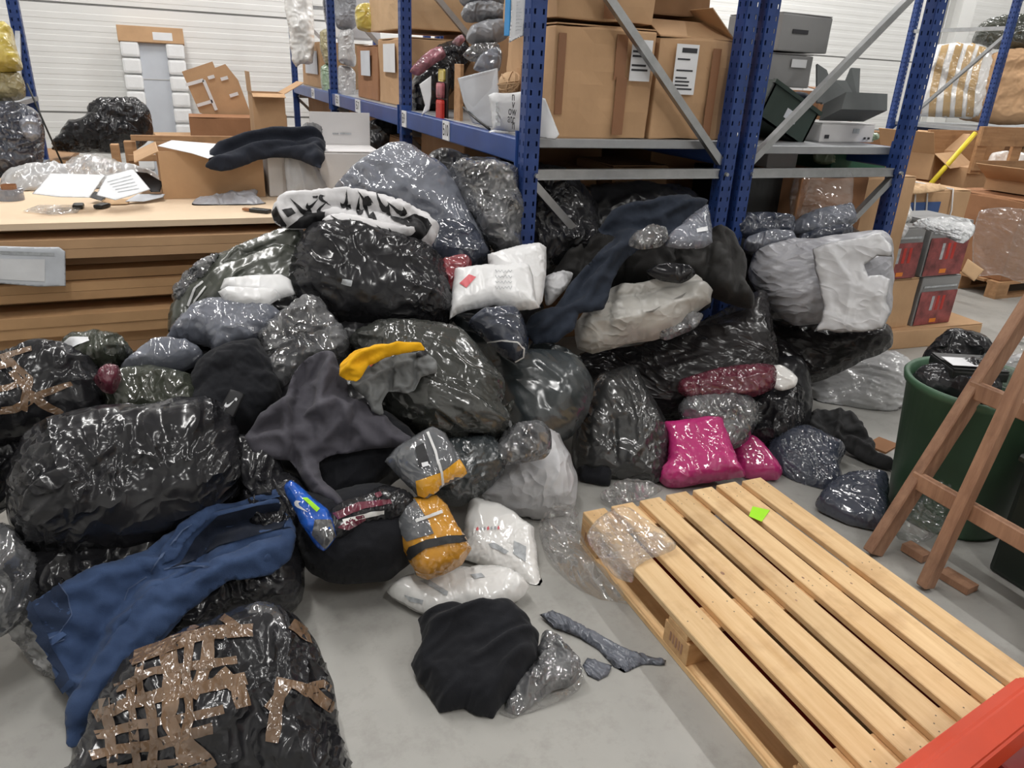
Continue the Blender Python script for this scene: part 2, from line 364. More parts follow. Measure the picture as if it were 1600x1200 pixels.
K['foilw'] = film('silver_foil', (.48, .49, .5), (.62, .63, .64), 22, .8, .2, .03)
K['tape_grey'] = film('grey_tape', (.09, .10, .125), (.16, .17, .20), 26, .8, .25, .02, (1, 1, 1))
K['bluepk'] = wrapped('blue_pack', (.006, .07, .42), (.012, .12, .58), 12, .6, .14)
K['toy'] = plain('toy_pack', (.35, .10, .12), .3, 0, .6, 20)
m, nt, b = newmat('lamp_diffuser'); b.inputs['Emission Color'].default_value = (1, .98, .95, 1); b.inputs['Emission Strength'].default_value = 14; K['lamp'] = m
m, nt, b = newmat('concrete_floor')
v = coords(nt)
cc, f = colvar(nt, v, srgb(150, 149, 145), srgb(173, 171, 166), 1.3, 6, .3, .7)
c2, f2 = colvar(nt, v, (.62, .60, .58), (1, 1, 1), 9, 8, .28, .5, .75)
mx = nd(nt, 'ShaderNodeMix', data_type='RGBA', blend_type='MULTIPLY'); mx.inputs[0].default_value = .5
nt.links.new(cc, mx.inputs[6]); nt.links.new(c2, mx.inputs[7]); nt.links.new(mx.outputs[2], b.inputs['Base Color'])
b.inputs['Roughness'].default_value = .42; b.inputs['Specular IOR Level'].default_value = .4
K['floor'] = m

# ------------------------------------------------------------------ soft goods: outline -> stuffed body with real depth
def closed_spline(P, sp, rnd=True):
    n = len(P); out = []
    for i in range(n):
        p0, p1, p2, p3 = P[i-1], P[i], P[(i+1) % n], P[(i+2) % n]
        k = max(1, int(np.linalg.norm(p2-p1)/sp))
        for j in range(k):
            t = j/k
            if rnd:
                q = .5*((2*p1)+(-p0+p2)*t+(2*p0-5*p1+4*p2-p3)*t*t+(-p0+3*p1-3*p2+p3)*t**3)
                q = .65*q+.35*(p1+(p2-p1)*t)
            else: q = p1+(p2-p1)*t
            out.append(q)
    return np.array(out)
def inside(P, q):
    x, y = q[:, 0], q[:, 1]; r = np.zeros(len(q), bool); n = len(P); j = n-1
    for i in range(n):
        xi, yi = P[i]; xj, yj = P[j]
        c = ((yi > y) != (yj > y))
        if yj != yi: r ^= c & (x < (xj-xi)*(y-yi)/(yj-yi)+xi)
        j = i
    return r
def segdist(q, A, B):
    d = np.full(len(q), 1e9)
    for a, b in zip(A, B):
        ab = b-a; L = ab@ab
        t = np.clip(((q-a)@ab)/L, 0, 1) if L > 1e-12 else np.zeros(len(q))
        d = np.minimum(d, np.hypot(*(q-a-t[:, None]*ab).T))
    return d
def fillmesh(B, sp):
    """triangulate closed outline B with interior points; returns pts, tris, boundary-count"""
    lo, hi = B.min(0), B.max(0)
    gx = np.arange(lo[0], hi[0], sp); gy = np.arange(lo[1], hi[1], sp*.87)
    G = np.array([(x+(sp/2 if k % 2 else 0), y) for k, y in enumerate(gy) for x in gx])
    if len(G):
        G = G[inside(B, G)]
    if len(G):
        d = segdist(G, B, np.roll(B, -1, 0)); G = G[d > sp*.55]
    allp = np.vstack([B, G]) if len(G) else B
    nb = len(B)
    r = delaunay_2d_cdt([Vector(p) for p in allp], [(i, (i+1) % nb) for i in range(nb)], [], 1, 1e-6)
    V = np.array([tuple(p) for p in r[0]]); F = np.array([f for f in r[2] if len(f) == 3])
    d = segdist(V, B, np.roll(B, -1, 0))
    return V, F, d
def smoothv(h, F, n, keep):
    E = np.vstack([F[:, [0, 1]], F[:, [1, 2]], F[:, [2, 0]]]); E = np.vstack([E, E[:, ::-1]])
    cnt = np.bincount(E[:, 0], minlength=len(h)).astype(float); cnt[cnt == 0] = 1
    for k in range(n):
        s = np.bincount(E[:, 0], weights=h[E[:, 1]], minlength=len(h))/cnt
        h = np.where(keep, h, .4*h+.6*s)
    return h
SOFT = []
def buckle(x, F, keep, n, ex=.06, dirs=None, V=None, iters=110, kb=.25, kf=.03, depth=.006, seed=0, patchy=True, amp=.003, up=.05, sf=22.0):
    """let surplus sheet material buckle over its support: edges want to be longer than the smooth
    surface allows, bending resists, the support pushes from below -> crisp natural wrinkles"""
    N = len(x); h0 = x@n; nf = len(F)
    E = np.vstack([F[:, [0, 1]], F[:, [1, 2]], F[:, [2, 0]]]); opp = np.concatenate([F[:, 2], F[:, 0], F[:, 1]])
    Es = np.sort(E, 1); key = Es[:, 0]*N+Es[:, 1]; o = np.argsort(key, kind='stable'); ks = key[o]
    first = np.r_[True, ks[1:] != ks[:-1]]; ue = Es[o[first]]
    dup = np.where(~first)[0]; be = np.c_[opp[o[dup-1]], opp[o[dup]]]
    Q = np.c_[V, np.full(N, seed)]
    m = np.clip(.5+1.3*fbm(Q*5+2, 2), .12, 1.25) if patchy else np.ones(N)
    def rest(e):
        d = x[e[:, 1]]-x[e[:, 0]]; L = np.linalg.norm(d, axis=1); g = ex*.5*(m[e[:, 0]]+m[e[:, 1]])
        if dirs is not None:
            a = math.radians(dirs); q = V[e[:, 1]]-V[e[:, 0]]; l = np.hypot(*q.T)+1e-9
            c = (q[:, 0]*-math.sin(a)+q[:, 1]*math.cos(a))/l; g = g*(.15+1.5*c*c)
        return L*(1+g)
    r1 = rest(ue); r2 = rest(be)
    rs = np.random.RandomState(int(seed*10) % 1000)
    x = x+n*((amp*2.0*vn(Q*sf+7)+amp*.4*rs.randn(N))*~keep)[:, None]
    free = (~keep).astype(float)
    ends = np.concatenate([ue[:, 0], ue[:, 1]]); cnt = np.maximum(1, np.bincount(ends, minlength=N)).astype(float)
    ends2 = np.concatenate([be[:, 0], be[:, 1]]); cnt2 = np.maximum(1, np.bincount(ends2, minlength=N)).astype(float)
    for it in range(iters):
        for e, r, en, c, k in ((ue, r1, ends, cnt, 1.6), (be, r2, ends2, cnt2, kb)):
            d = x[e[:, 1]]-x[e[:, 0]]; L = np.sqrt((d*d).sum(1))+1e-12
            cr = d*((L-r)/L*.5)[:, None]; w = np.vstack([cr, -cr])
            dx = np.stack([np.bincount(en, weights=w[:, j], minlength=N) for j in range(3)], 1)
            x = x+dx*(k*free/c)[:, None]
        h = x@n-h0
        x = x-n*((kf*h)*free)[:, None]
        h = x@n-h0; bad = h < -depth
        x = x+n*((-depth-h)*bad)[:, None]
        over = h > up; x = x-n*((h-up)*over)[:, None]
    return x
def soft(name, poly, mat, Y=None, z=None, X=None, anchor=None, elev=35, az=0, T=.12, Tb=None, R=None, sp=None, low=.018, wr=.009, bil=0, bf=9.0, bdir=None, drape=None, buck=None, ex=None, bit=100, bamp=.003, bsf=22.0, kb=.25, cloth=False,
         wdir=None, folds=(), label=None, cat=None, group=None, parent=None, rnd=True, zmin=0.0, seed=None, lowf=5.0, wf=14.0, edge=.007, sag=0):
    poly = [np.array(p, float) for p in poly]
    arr = np.array(poly); anchor = anchor or tuple((arr.min(0)+arr.max(0))/2)
    P0 = at(anchor[0], anchor[1], Y, z, X)
    h = np.array([-P0[0], -P0[1], 0]); h /= np.linalg.norm(h)
    a = math.radians(az); h = np.array([h[0]*math.cos(a)-h[1]*math.sin(a), h[0]*math.sin(a)+h[1]*math.cos(a), 0])
    e = math.radians(elev); n = h*math.cos(e)+np.array([0, 0, 1])*math.sin(e)
    e1 = np.cross([0, 0, 1], h); e2 = np.cross(n, e1)
    def pl(u, v):
        d = ray(u, v); t = ((P0-CAMP)@n)/(d@n); q = CAMP+d*t-P0
        return np.array([q@e1, q@e2])
    P = np.array([pl(*p) for p in poly])
    ext = (P.max(0)-P.min(0)).max()
    sp = sp or (max(.009, min(.019, ext/34)) if cloth else max(.006, min(.015, ext/56)))
    B = closed_spline(P, sp, rnd)
    sd = seed if seed is not None else (len(SOFT)*3.77 % 50)
    if edge:
        q = np.c_[B*11, np.full(len(B), sd)]; B = B+min(edge, ext*.02)*np.c_[fbm(q, 3), fbm(q+31, 3)]
    V, F, d = fillmesh(B, sp)
    dm = d.max(); R = min(R or .68*dm, dm); Tb = T*.8 if Tb is None else Tb
    t = np.clip(d/R, 0, 1); prof = np.sqrt(np.clip(1-(1-t)**2, 0, 1))
    keep = d < 1e-5
    prof = smoothv(prof, F, 4, keep)
    g = np.clip(d/(.35*dm+1e-6), 0, 1)
    Q = np.c_[V, np.full(len(V), sd)]
    hf = T*prof+g*low*fbm(Q*lowf, 3)
    if wr:
        if wdir is not None:
            c, s = math.cos(math.radians(wdir)), math.sin(math.radians(wdir))
            Qw = np.c_[(V[:, 0]*c+V[:, 1]*s)*.28, -V[:, 0]*s+V[:, 1]*c, np.full(len(V), sd)]
        else: Qw = Q.copy()
        Qw = Qw+.03*np.c_[fbm(Q*6, 2), fbm(Q*6+5, 2), 0*d]
        hf = hf+np.clip(d/(.12*dm+1e-6), .0, 1)*wr*crease(Qw*wf)
    for fo in folds:
        line = np.array([pl(*p) for p in fo[0]]); dd = segdist(V, line[:-1], line[1:])
        hf = hf+np.clip(d/(.15*dm+1e-6), .15, 1)*fo[2]*np.exp(-(dd/fo[1])**1.25)
    if bil:
        c, s_ = (1, 0) if bdir is None else (math.cos(math.radians(bdir)), math.sin(math.radians(bdir)))
        Qb = np.c_[(V[:, 0]*c+V[:, 1]*s_)*(.4 if bdir is not None else 1), -V[:, 0]*s_+V[:, 1]*c, np.full(len(V), sd)]
        Qb = Qb+.05*np.c_[fbm(Q*5+3, 2), fbm(Q*5+8, 2), 0*d]
        hf = hf+bil*np.clip(d/.03, .25, 1)*(1.7*np.abs(vn(Qb*bf))**.8+.8*np.abs(vn(Qb*bf*2.1+4))**.8-.7)
    hb = -Tb*prof
    if drape:
        dz = np.full(len(V), drape[0]); basep = P0+V[:, :1]*e1+V[:, 1:2]*e2
        for inf in SOFT:
            if np.linalg.norm(inf['P0']-P0) > 1.1 or inf.get('thin'): continue
            for i in range(len(V)):
                h_ = inf['bvh'].ray_cast(Vector(basep[i]+n*drape[1]), Vector(-n), drape[1]-drape[0])
                if h_[0] is not None: dz[i] = max(dz[i], drape[1]-h_[3])
        dz = smoothv(dz, F, 14, np.zeros(len(V), bool))
        hf = hf+dz; hb = hb+dz
    base = P0+V[:, :1]*e1+V[:, 1:2]*e2
    if drape: base = base+(dz*keep)[:, None]*n; hf = np.where(keep, 0, hf)
    fr = base+hf[:, None]*n; bk = base+hb[:, None]*n
    if cloth: bamp, bsf, kb = .012, 8.0, .5
    if mat in ('silver_crinkle', 'foilw') or str(mat).startswith('clear'): bamp, bsf, kb = .006, 20.0, .12; ex = ex or .14
    exx = ex if ex is not None else (.07 if T > .02 and wr else 0)
    if exx: fr = buckle(fr, F, keep, n, exx, buck if buck is not None else wdir, V, bit, seed=sd, amp=bamp, sf=bsf, kb=kb, patchy=not cloth, up=.07 if cloth else .05, kf=.015 if cloth else .03)
    if sag: fr = fr-np.array([0, 0, 1])*(sag*(1-prof))[:, None]
    inner = np.where(~keep)[0]; idx = np.arange(len(V)); idx2 = idx.copy(); idx2[inner] = len(V)+np.arange(len(inner))
    verts = np.vstack([fr, bk[inner]])
    if parent is None or zmin: verts[:, 2] = np.maximum(verts[:, 2], zmin+.002)
    # orientation of CDT triangles is counter-clockwise in (e1,e2); e1 x e2 = n ?
    if np.cross(e1, e2)@n < 0: F = F[:, ::-1]
    faces = np.vstack([F, idx2[F[:, ::-1]]])
    org = np.array([verts[:, 0].mean(), verts[:, 1].mean(), verts[:, 2].min()])
    if parent is not None: org = np.array(parent.location)
    me = bpy.data.meshes.new(name); me.from_pydata((verts-org).tolist(), [], faces.tolist()); me.update()
    o = link(name, me, K[mat] if isinstance(mat, str) else mat, smooth=True)
    if parent is not None: o.parent = parent
    else: o.location = org
    if cloth:
        md = o.modifiers.new('sub', 'SUBSURF'); md.levels = md.render_levels = 1
    if label: tag(o, label, cat, group)
    info = dict(o=o, bvh=BVHTree.FromPolygons(verts.tolist(), faces.tolist()), org=org, n=n, pl=pl, P0=P0, e1=e1, e2=e2)
    SOFT.append(info); return info
def patch(info, name, poly, mat, off=.003, sp=.012, rnd=False, wob=0.0, kind=None):
    """thin piece (tape, label, print) lying on the surface of a soft body"""
    P = np.array([info['pl'](*p) for p in poly]); B = closed_spline(P, sp, rnd)
    if wob: q = np.c_[B*25, np.zeros(len(B))]; B = B+wob*np.c_[vn(q), vn(q+11)]
    V, F, d = fillmesh(B, sp); out = []
    n, e1, e2, P0 = info['n'], info['e1'], info['e2'], info['P0']
    last = None
    for vv in V:
        q = P0+vv[0]*e1+vv[1]*e2; dr = q-CAMP
        hit = info['bvh'].ray_cast(Vector(CAMP), Vector(dr).normalized())
        if hit[0] is not None and abs((np.array(hit[0])-q)@n) < .6: out.append(np.array(hit[0])+off*(.6*np.array(hit[1])+.4*n))
        else: out.append(None)
    good = np.array([o is not None for o in out])
    if not good.any(): return None
    F = [f for f in F if all(good[i] for i in f)]
    verts = [(o if o is not None else np.zeros(3)+info['org'])-info['org'] for o in out]
    if np.cross(e1, e2)@n < 0: F = [f[::-1] for f in F]
    me = bpy.data.meshes.new(name); me.from_pydata([tuple(v) for v in verts], [], [tuple(int(i) for i in f) for f in F])
    bm = bmesh.new(); bm.from_mesh(me); bmesh.ops.delete(bm, geom=[v for v in bm.verts if not v.link_faces], context='VERTS')
    seen = set(); best = []
    for v0 in bm.verts:                      # keep the one connected piece
        if v0 in seen: continue
        st = [v0]; seen.add(v0); comp = []
        while st:
            q = st.pop(); comp.append(q)
            for ed in q.link_edges:
                w = ed.other_vert(q)
                if w not in seen: seen.add(w); st.append(w)
        if len(comp) > len(best): best = comp
    bs = set(best); bmesh.ops.delete(bm, geom=[v for v in bm.verts if v not in bs], context='VERTS'); bm.to_mesh(me); bm.free()
    o = link(name, me, K[mat], smooth=True); o.parent = info['o']
    if kind: o['kind'] = kind
    return o
def stripe(info, name, line, w, mat, **k):
    """strip of tape: centre line in picture points with width in picture points"""
    L = np.array(line, float); T_ = np.gradient(L, axis=0); T_ /= np.linalg.norm(T_, axis=1)[:, None]; N = np.c_[-T_[:, 1], T_[:, 0]]
    poly = np.vstack([L+N*w/2, (L-N*w/2)[::-1]])
    return patch(info, name, poly.tolist(), mat, **k)

# ------------------------------------------------------------------ the hall
XW0, XW1, YW0, YW1, ZC = -4.5, 16.0, -5.0, 11.2, 5.6
def struct(o): o['kind'] = 'structure'; return o
struct(box('floor', XW0, XW1, YW0, YW1, -.1, 0, K['floor']))
struct(box('ceiling', XW0, XW1, YW0, YW1, ZC, ZC+.1, K['ceil']))
struct(box('wall_left', XW0-.1, XW0, YW0, YW1, 0, ZC, K['wallp']))
struct(box('wall_right', XW1, XW1+.1, YW0, YW1, 0, ZC, K['wallp']))
struct(box('wall_front', XW0, XW1, YW0-.1, YW0, 0, ZC, K['wallp']))
wb = struct(box('wall_back', XW0, XW1, YW1, YW1+.1, 0, ZC, K['wall_joint']))
zj = [0, .87, 2.10, 3.33, 4.56, ZC]
for a, b in zip(zj, zj[1:]):           # sandwich panels with shallow horizontal ribs, recessed joints
    prof = []; z = a+.012; yb = YW1-.04
    prof += [(YW1, a+.012), (yb, z)]
    k = 0
    while z+.125 < b-.012:
        prof += [(yb, z+.05), (yb-.0025, z+.056), (yb-.0025, z+.118), (yb, z+.124)]; z += .124
    prof += [(yb, b-.012), (YW1, b-.012)]
    verts = [(x, y, zz) for x in (XW0, XW1) for (y, zz) in prof]; n_ = len(prof)
    faces = [(i, i+1, n_+i+1, n_+i) for i in range(n_-1)]
    me = bpy.data.meshes.new('wall_panel'); me.from_pydata(verts, [], faces); link('wall_panel', me, K['wallp'], wb)
# steel column with downpipe on the back wall
cl = thing('steel_column', 'white painted steel column with thin downpipe against the back wall', 'column', (13.55, 10.95, 0))
box('flange', -.16, .16, -.15, -.13, 0, ZC, K['wallp'], cl); box('web', -.012, .012, -.13, .13, 0, ZC, K['wallp'], cl); box('flange', -.16, .16, .13, .15, 0, ZC, K['wallp'], cl)
tube('downpipe', [(.3, 0, 0), (.3, 0, 2.5), (.3, 0, ZC-.01)], .05, K['wallp'], cl)
# ceiling lamps
for i, (x, y, w_) in enumerate(LAMPS):
    t = thing('ceiling_lamp', 'long white linear ceiling lamp: '+w_, 'lamp', (x, y, ZC-.22), 0, 'linear ceiling lamps')
    box('housing', -.09, .09, -.75, .75, .03, .10, K['wallp'], t, .01)
    box('diffuser', -.07, .07, -.73, .73, .005, .03, K['lamp'], t)
    for sy in (-.6, .6): tube('hanger', [(0, sy, .1), (0, sy, .16), (0, sy, .219)], .006, K['zinc'], t, 6)
    ld = bpy.data.lights.new('lamp_light', 'AREA'); ld.shape = 'RECTANGLE'; ld.size = .09; ld.size_y = 1.5; ld.energy = LAMP_W; ld.color = (1, .985, .96)
    lo = bpy.data.objects.new('lamp_light', ld); col.objects.link(lo); lo.parent = t; lo.location = (0, 0, -.005)

# ------------------------------------------------------------------ pallet racking
def post_mesh(name, w, d, H, open_dir):
    """C-section upright with two columns of slots in its face; w along x, d along y"""
    bm = bmesh.new(); pitch = .05
    def plate(o, ux, L, holes):
        # o origin (x,y), ux direction (x,y), L width; columns
        cols = [0, .14*L, .28*L, .72*L, .86*L, L]
        rows = int(H/pitch)
        hc = (1, 3) if holes else (2,) if False else ()
        zs = []
        for r in range(rows): zs += [r*pitch, r*pitch+.02]
        zs += [rows*pitch, H]
        if not holes: zs = [0, H]; cols = [0, L]
        g = [[bm.verts.new((o[0]+ux[0]*c, o[1]+ux[1]*c, z)) for c in cols] for z in zs]
        for i in range(len(zs)-1):
            for j in range(len(cols)-1):
                if holes and i % 2 == 0 and j in hc and i < 2*rows: continue
                if zs[i+1]-zs[i] < 1e-6: continue
                bm.faces.new((g[i][j], g[i][j+1], g[i+1][j+1], g[i+1][j]))
    plate((-w/2, -d/2), (1, 0), w, True)      # face toward -y
    plate((-w/2, -d/2), (0, 1), d, True)      # face toward -x
    plate((w/2, -d/2), (0, 1), d, True)
    plate((-w/2, d/2), (1, 0), w, False)
    bmesh.ops.remove_doubles(bm, verts=bm.verts, dist=1e-4)
    me = bpy.data.meshes.new(name); bm.to_mesh(me); bm.free(); me.materials.append(K['blue_steel'])
    return me
PM = post_mesh('post', .066, .066, 3.9, 0)
def add_post(parent, x, y):
    o = link('post', PM, None, parent, (x, y, 0))
    m = o.modifiers.new('thick', 'SOLIDIFY'); m.thickness = .003
    box('foot_plate', x-.075, x+.075, y-.075, y+.075, 0, .008, K['blue_steel'], parent)
    return o
def frame(parent, x0, x1, y, flip, zs=(.15, 1.18, 2.2, 3.3)):
    add_post(parent, x0, y); add_post(parent, x1, y)
    for zz in zs:
        a, b = (x0+.04, y, zz), (x1-.04, y, zz)
        bar('brace', a, b, .03, .042, K['zinc'], parent)
        bar('brace_lip', (a[0], y-.017, zz+.019), (b[0], y-.017, zz+.019), .006, .006, K['zinc'], parent)
        bar('brace_lip', (a[0], y-.017, zz-.019), (b[0], y-.017, zz-.019), .006, .006, K['zinc'], parent)
        for xx in (x0+.02, x1-.02):
            bm = bmesh.new(); bmesh.ops.create_cone(bm, cap_ends=True, segments=8, radius1=.011, radius2=.009, depth=.014, matrix=Matrix.Translation((xx, y-.05, zz)) @ Matrix.Rotation(math.pi/2, 4, 'X')); from_bm('bolt', bm, K['zinc'], parent)
    for k, (za, zb) in enumerate(zip(zs, zs[1:])):
        up = not flip
        a, b = ((x0+.03, y, zb-.04), (x1-.03, y, za+.05)) if up else ((x0+.03, y, za+.05), (x1-.03, y, zb-.04))
        bar('diagonal_brace', a, b, .034, .034, K['zinc'], parent)
def zlevel(parent, x0, x1, ys, z):
    for ya, yb in zip(ys, ys[1:]):
        for xx in (x0-.01, x1+.01):
            box('beam', xx-.025, xx+.025, ya+.043, yb-.043, z-.105, z-.002, K['blue_beam'], parent, .006)
            box('beam_connector', xx-.035, xx+.03, ya+.043, ya+.053, z-.15, z+.03, K['blue_beam'], parent)
            box('beam_connector', xx-.035, xx+.03, yb-.053, yb-.043, z-.15, z+.03, K['blue_beam'], parent)
        nd_ = 5
        for k in range(nd_):
            l = (yb-ya-.1)/nd_; box('deck_panel', x0+.02, x1-.02, ya+.05+k*l+.002, ya+.05+(k+1)*l-.002, z-.04, z, K['deck'], parent, .003)
ZS = 1.325
ra = thing('pallet_rack', 'long blue pallet rack with number tags on its beam, receding to the back wall', 'rack', (0, 0, 0))
YA = [3.0, 5.0, 7.6, 10.3]
for i, y in enumerate(YA): frame(ra, 1.345, 2.385, y, False)
zlevel(ra, 1.345, 2.385, YA, ZS)
rb = thing('pallet_rack', 'blue pallet rack back to back with the tagged one, grey file boxes on it', 'rack', (0, 0, 0))
for i, y in enumerate([3.0, 5.7, 8.4]): frame(rb, 2.50, 3.535, y, True)
zlevel(rb, 2.50, 3.535, [3.0, 5.7, 8.4], ZS-.02)
for i, (u, v, s) in enumerate(((632, 188, 'Б9'), (698, 205, 'Б10'), (560, 170, 'Б7'), (528, 161, 'Б5'), (490, 153, 'Б4'))):
    p = at(u, v, X=1.31-.001); hw = .045
    tg = box('shelf_tag', 1.302, 1.309, p[1]-(.055 if i < 2 else .09), p[1]+(.055 if i < 2 else .09), ZS-.098, ZS-.0, K['paper'], ra)
    text('tag_print', s, .085, K['ink'], tg, (1.3012, p[1], ZS-.05), (math.pi/2, 0, -math.pi/2), .7 if i < 2 else 1.2)
# right-hand rack, its rows at right angles to the others
rc = thing('pallet_rack', 'distant blue pallet rack at the right edge holding a tan-taped white bale', 'rack', (0, 0, 0))
RX, RY0, RY1 = 8.3, 6.05, 7.3
def xframe(x, y0, y1):
    add_post(rc, x, y0); add_post(rc, x, y1)
    for zz in (.15, 1.0, 2.26, 3.3): bar('brace', (x, y0, zz), (x, y1, zz), .04, .04, K['zinc'], rc)
    bar('diagonal_brace', (x, y0, 2.22), (x, y1, 1.05), .035, .035, K['zinc'], rc); bar('diagonal_brace', (x, y0, .2), (x, y1, .98), .035, .035, K['zinc'], rc)
xframe(RX, RY0, RY1); xframe(RX+2.7, RY0, RY1)
for yy in (RY0, RY1): box('beam', RX+.04, RX+2.66, yy-.025, yy+.025, 1.1, 1.22, K['blue_beam'], rc, .006)
for k in range(5): box('deck_panel', RX+.04+k*.52, RX+.55+k*.52, RY0+.02, RY1-.02, 1.19, 1.23, K['deck'], rc)
box('shelf_tag', RX+.12, RX+.34, RY0-.03, RY0-.026, 1.11, 1.23, K['paper'], rc)

# ------------------------------------------------------------------ cartons
def carton(label, x0, x1, y0, y1, z0, z1, mat='card', rz=0, flaps=(), open_=False, tape=None, papers=(), dent=.006, group=None, name='cardboard_box', cat='box', rx=0, ry=0):
    cx, cy = (x0+x1)/2, (y0+y1)/2; sx, sy, sz = x1-x0, y1-y0, z1-z0
    t = thing(name, label, cat, (cx, cy, z0), math.radians(rz), group); t.rotation_euler = (math.radians(rx), math.radians(ry), math.radians(rz))
    mt = K[mat]; th = .006
    if open_:
        box('wall', -sx/2, sx/2, -sy/2, -sy/2+th, 0, sz, mt, t); box('wall', -sx/2, sx/2, sy/2-th, sy/2, 0, sz, mt, t)
        box('wall', -sx/2, -sx/2+th, -sy/2+th, sy/2-th, 0, sz, mt, t); box('wall', sx/2-th, sx/2, -sy/2+th, sy/2-th, 0, sz, mt, t)
        box('bottom', -sx/2+th, sx/2-th, -sy/2+th, sy/2-th, 0, th, mt, t)
    else:
        bm = bmesh.new(); abox(bm, -sx/2, sx/2, -sy/2, sy/2, 0, sz, .008, 2)
        bmesh.ops.subdivide_edges(bm, edges=[e for e in bm.edges if e.calc_length() > .05], cuts=7, use_grid_fill=True)
        pv = np.array([tuple(v.co) for v in bm.verts]); s = random.random()*40
        dd = fbm(pv*6+s, 2)*dent
        bm.normal_update()
        for v, q in zip(bm.verts, dd):
            b_ = dent*1.2*(1-(2*v.co.x/sx)**2)*(1-(2*v.co.z/sz-1)**2)
            v.co += v.normal*(q+b_)
            if v.co.z < 0: v.co.z = 0
        from_bm('body', bm, mt, t)
        # top seam: two flaps meeting
        box('top_flap', -sx/2+.004, sx/2-.004, -sy/2+.003, -.002, sz+dent*.4, sz+dent*.4+.005, mt, t); box('top_flap', -sx/2+.004, sx/2-.004, .002, sy/2-.003, sz+dent*.4, sz+dent*.4+.005, mt, t)
    for (side, L, ang) in flaps:
        a = math.radians(ang); bm = bmesh.new()
        w = sx if side in 'ns' else sy
        abox(bm, -w/2, w/2, 0, L, 0, .005)
        dr = {'s': 0, 'e': math.pi/2, 'n': math.pi, 'w': -math.pi/2}[side]
        off = {'s': (0, -sy/2, sz), 'n': (0, sy/2, sz), 'e': (sx/2, 0, sz), 'w': (-sx/2, 0, sz)}[side]
        m_ = Matrix.Translation(off) @ Matrix.Rotation(dr, 4, 'Z') @ Matrix.Rotation(a, 4, 'X')
        for v in bm.verts: v.co = m_ @ v.co
        from_bm('flap', bm, mt, t)
    k = dent*2.4+.001
    if tape == 'v':
        box('tape', -.028, .028, -sy/2-k, -sy/2-k+.002, sz*.02, sz*.99, K['tape_flat'], t)
    if tape == 'w':
        box('tape', -sx/2-k, -sx/2-k+.002, -.028, .028, sz*.02, sz*.99, K['tape_flat'], t)
    if tape == 'vv':
        for q in (-.3, .34): box('tape', sx*q-.026, sx*q+.026, -sy/2-k, -sy/2-k+.002, sz*.02, sz*.99, K['tape_flat'], t)
    for (f, a0, a1, b0, b1, pm) in papers:
        if f == 's': box('paper_label', sx*(a0-.5), sx*(a1-.5), -sy/2-k-.002, -sy/2-k, sz*b0, sz*b1, K[pm], t)
        else: box('paper_label', -sx/2-k-.002, -sx/2-k, sy*(a0-.5), sy*(a1-.5), sz*b0, sz*b1, K[pm], t)
    return t
def lines_print(parent, x0, x1, y, z0, z1, n, mat='ink', frac=.45):
    bm = bmesh.new(); h = (z1-z0)/n
    for k in range(n):
        if random.random() < .2: continue
        xe = x1-(x1-x0)*random.random()*.4; abox(bm, x0, xe, y-.0006, y, z0+k*h, z0+k*h+h*frac)
    o = from_bm('print', bm, K[mat], parent); return o

# end bay of the tagged rack: two tall cartons and what is stacked on them
b1 = carton('tall cardboard box with brown tape down its middle, behind the left diagonal brace', 1.47, 1.965, 3.07, 3.6, ZS, 1.775, 'card', 0, papers=[('s', .72, .93, .55, .92, 'paper')], dent=.012)
box('tape', .04, .095, -.282, -.279, .25, .43, K['tape_flat'], b1); box('tape', .052, .107, -.286, -.283, .02, .26, K['tape_flat'], b1); box('tape', -.235, -.2, -.276, -.272, .1, .42, K['tape_flat'], b1)
lines_print([c for c in b1.children if c.name.startswith('paper_label')][0], .115, .2, -.2975, .27, .40, 7)
b2 = carton('cardboard box with raised flaps and a long white delivery sheet, right of the taped one', 1.99, 2.40, 3.08, 3.6, ZS, 1.76, 'card', 0, flaps=[('s', .16, 28), ('n', .2, 60), ('e', .2, 40)], dent=.01)
box('tape', .07, .115, -.289, -.287, .02, .40, K['tape_flat'], b2); box('paper_label', -.13, -.01, -.289, -.287, .2, .41, K['paper'], b2)
lines_print([c for c in b2.children if c.name.startswith('paper_label')][0], -.12, -.02, -.290, .22, .36, 9); box('print', -.1, -.02, -.2905, -.289, .375, .395, K['ink'], b2)
carton('cardboard box resting on the tall taped box, cut by the top of the picture', 1.46, 1.94, 3.08, 3.62, 1.80, 2.3, 'card', 2, tape='v', dent=.01)
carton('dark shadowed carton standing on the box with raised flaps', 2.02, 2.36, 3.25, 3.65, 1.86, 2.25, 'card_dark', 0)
# along the aisle face of the tagged rack
def shelfbox(label, ya, yb, z1, mat='card', papers=(), x0=1.42, x1=1.95, z0=ZS, tape=None, rz=0): return carton(label, x0, x1, ya, yb, z0, z1, mat, rz, papers=papers, tape=tape)
shelfbox('cardboard box with a crumpled white sheet taped on, beside the second blue post', 5.2, 6.05, 1.76, 'card', [('w', .35, .75, .5, .93, 'paper')], tape=None)
shelfbox('brown box with a narrow white sheet, between the wrapped box and the grey sacks', 6.1, 6.85, 1.72, 'card_red', [('w', .25, .7, .45, .92, 'paper_blue')])
shelfbox('brown box with a large white sheet, farthest on the tagged rack shelf', 8.75, 10.1, 1.78, 'card', [('w', .1, .75, .3, .82, 'paper_blue')])
shelfbox('printed box with blue bands, stacked above the shelf by the second post', 5.3, 6.3, 2.25, 'card_pale', z0=1.82)
for zz in (1.92, 2.02, 2.12): pass
shelfbox('plain carton deep on the shelf between the second and third posts', 5.15, 6.2, 2.1, 'card_red', x0=1.98, x1=2.34)
shelfbox('brown box in the near bay behind the pink and black clothes', 4.2, 4.9, 1.9, 'card_dark', x0=1.9, x1=2.3)
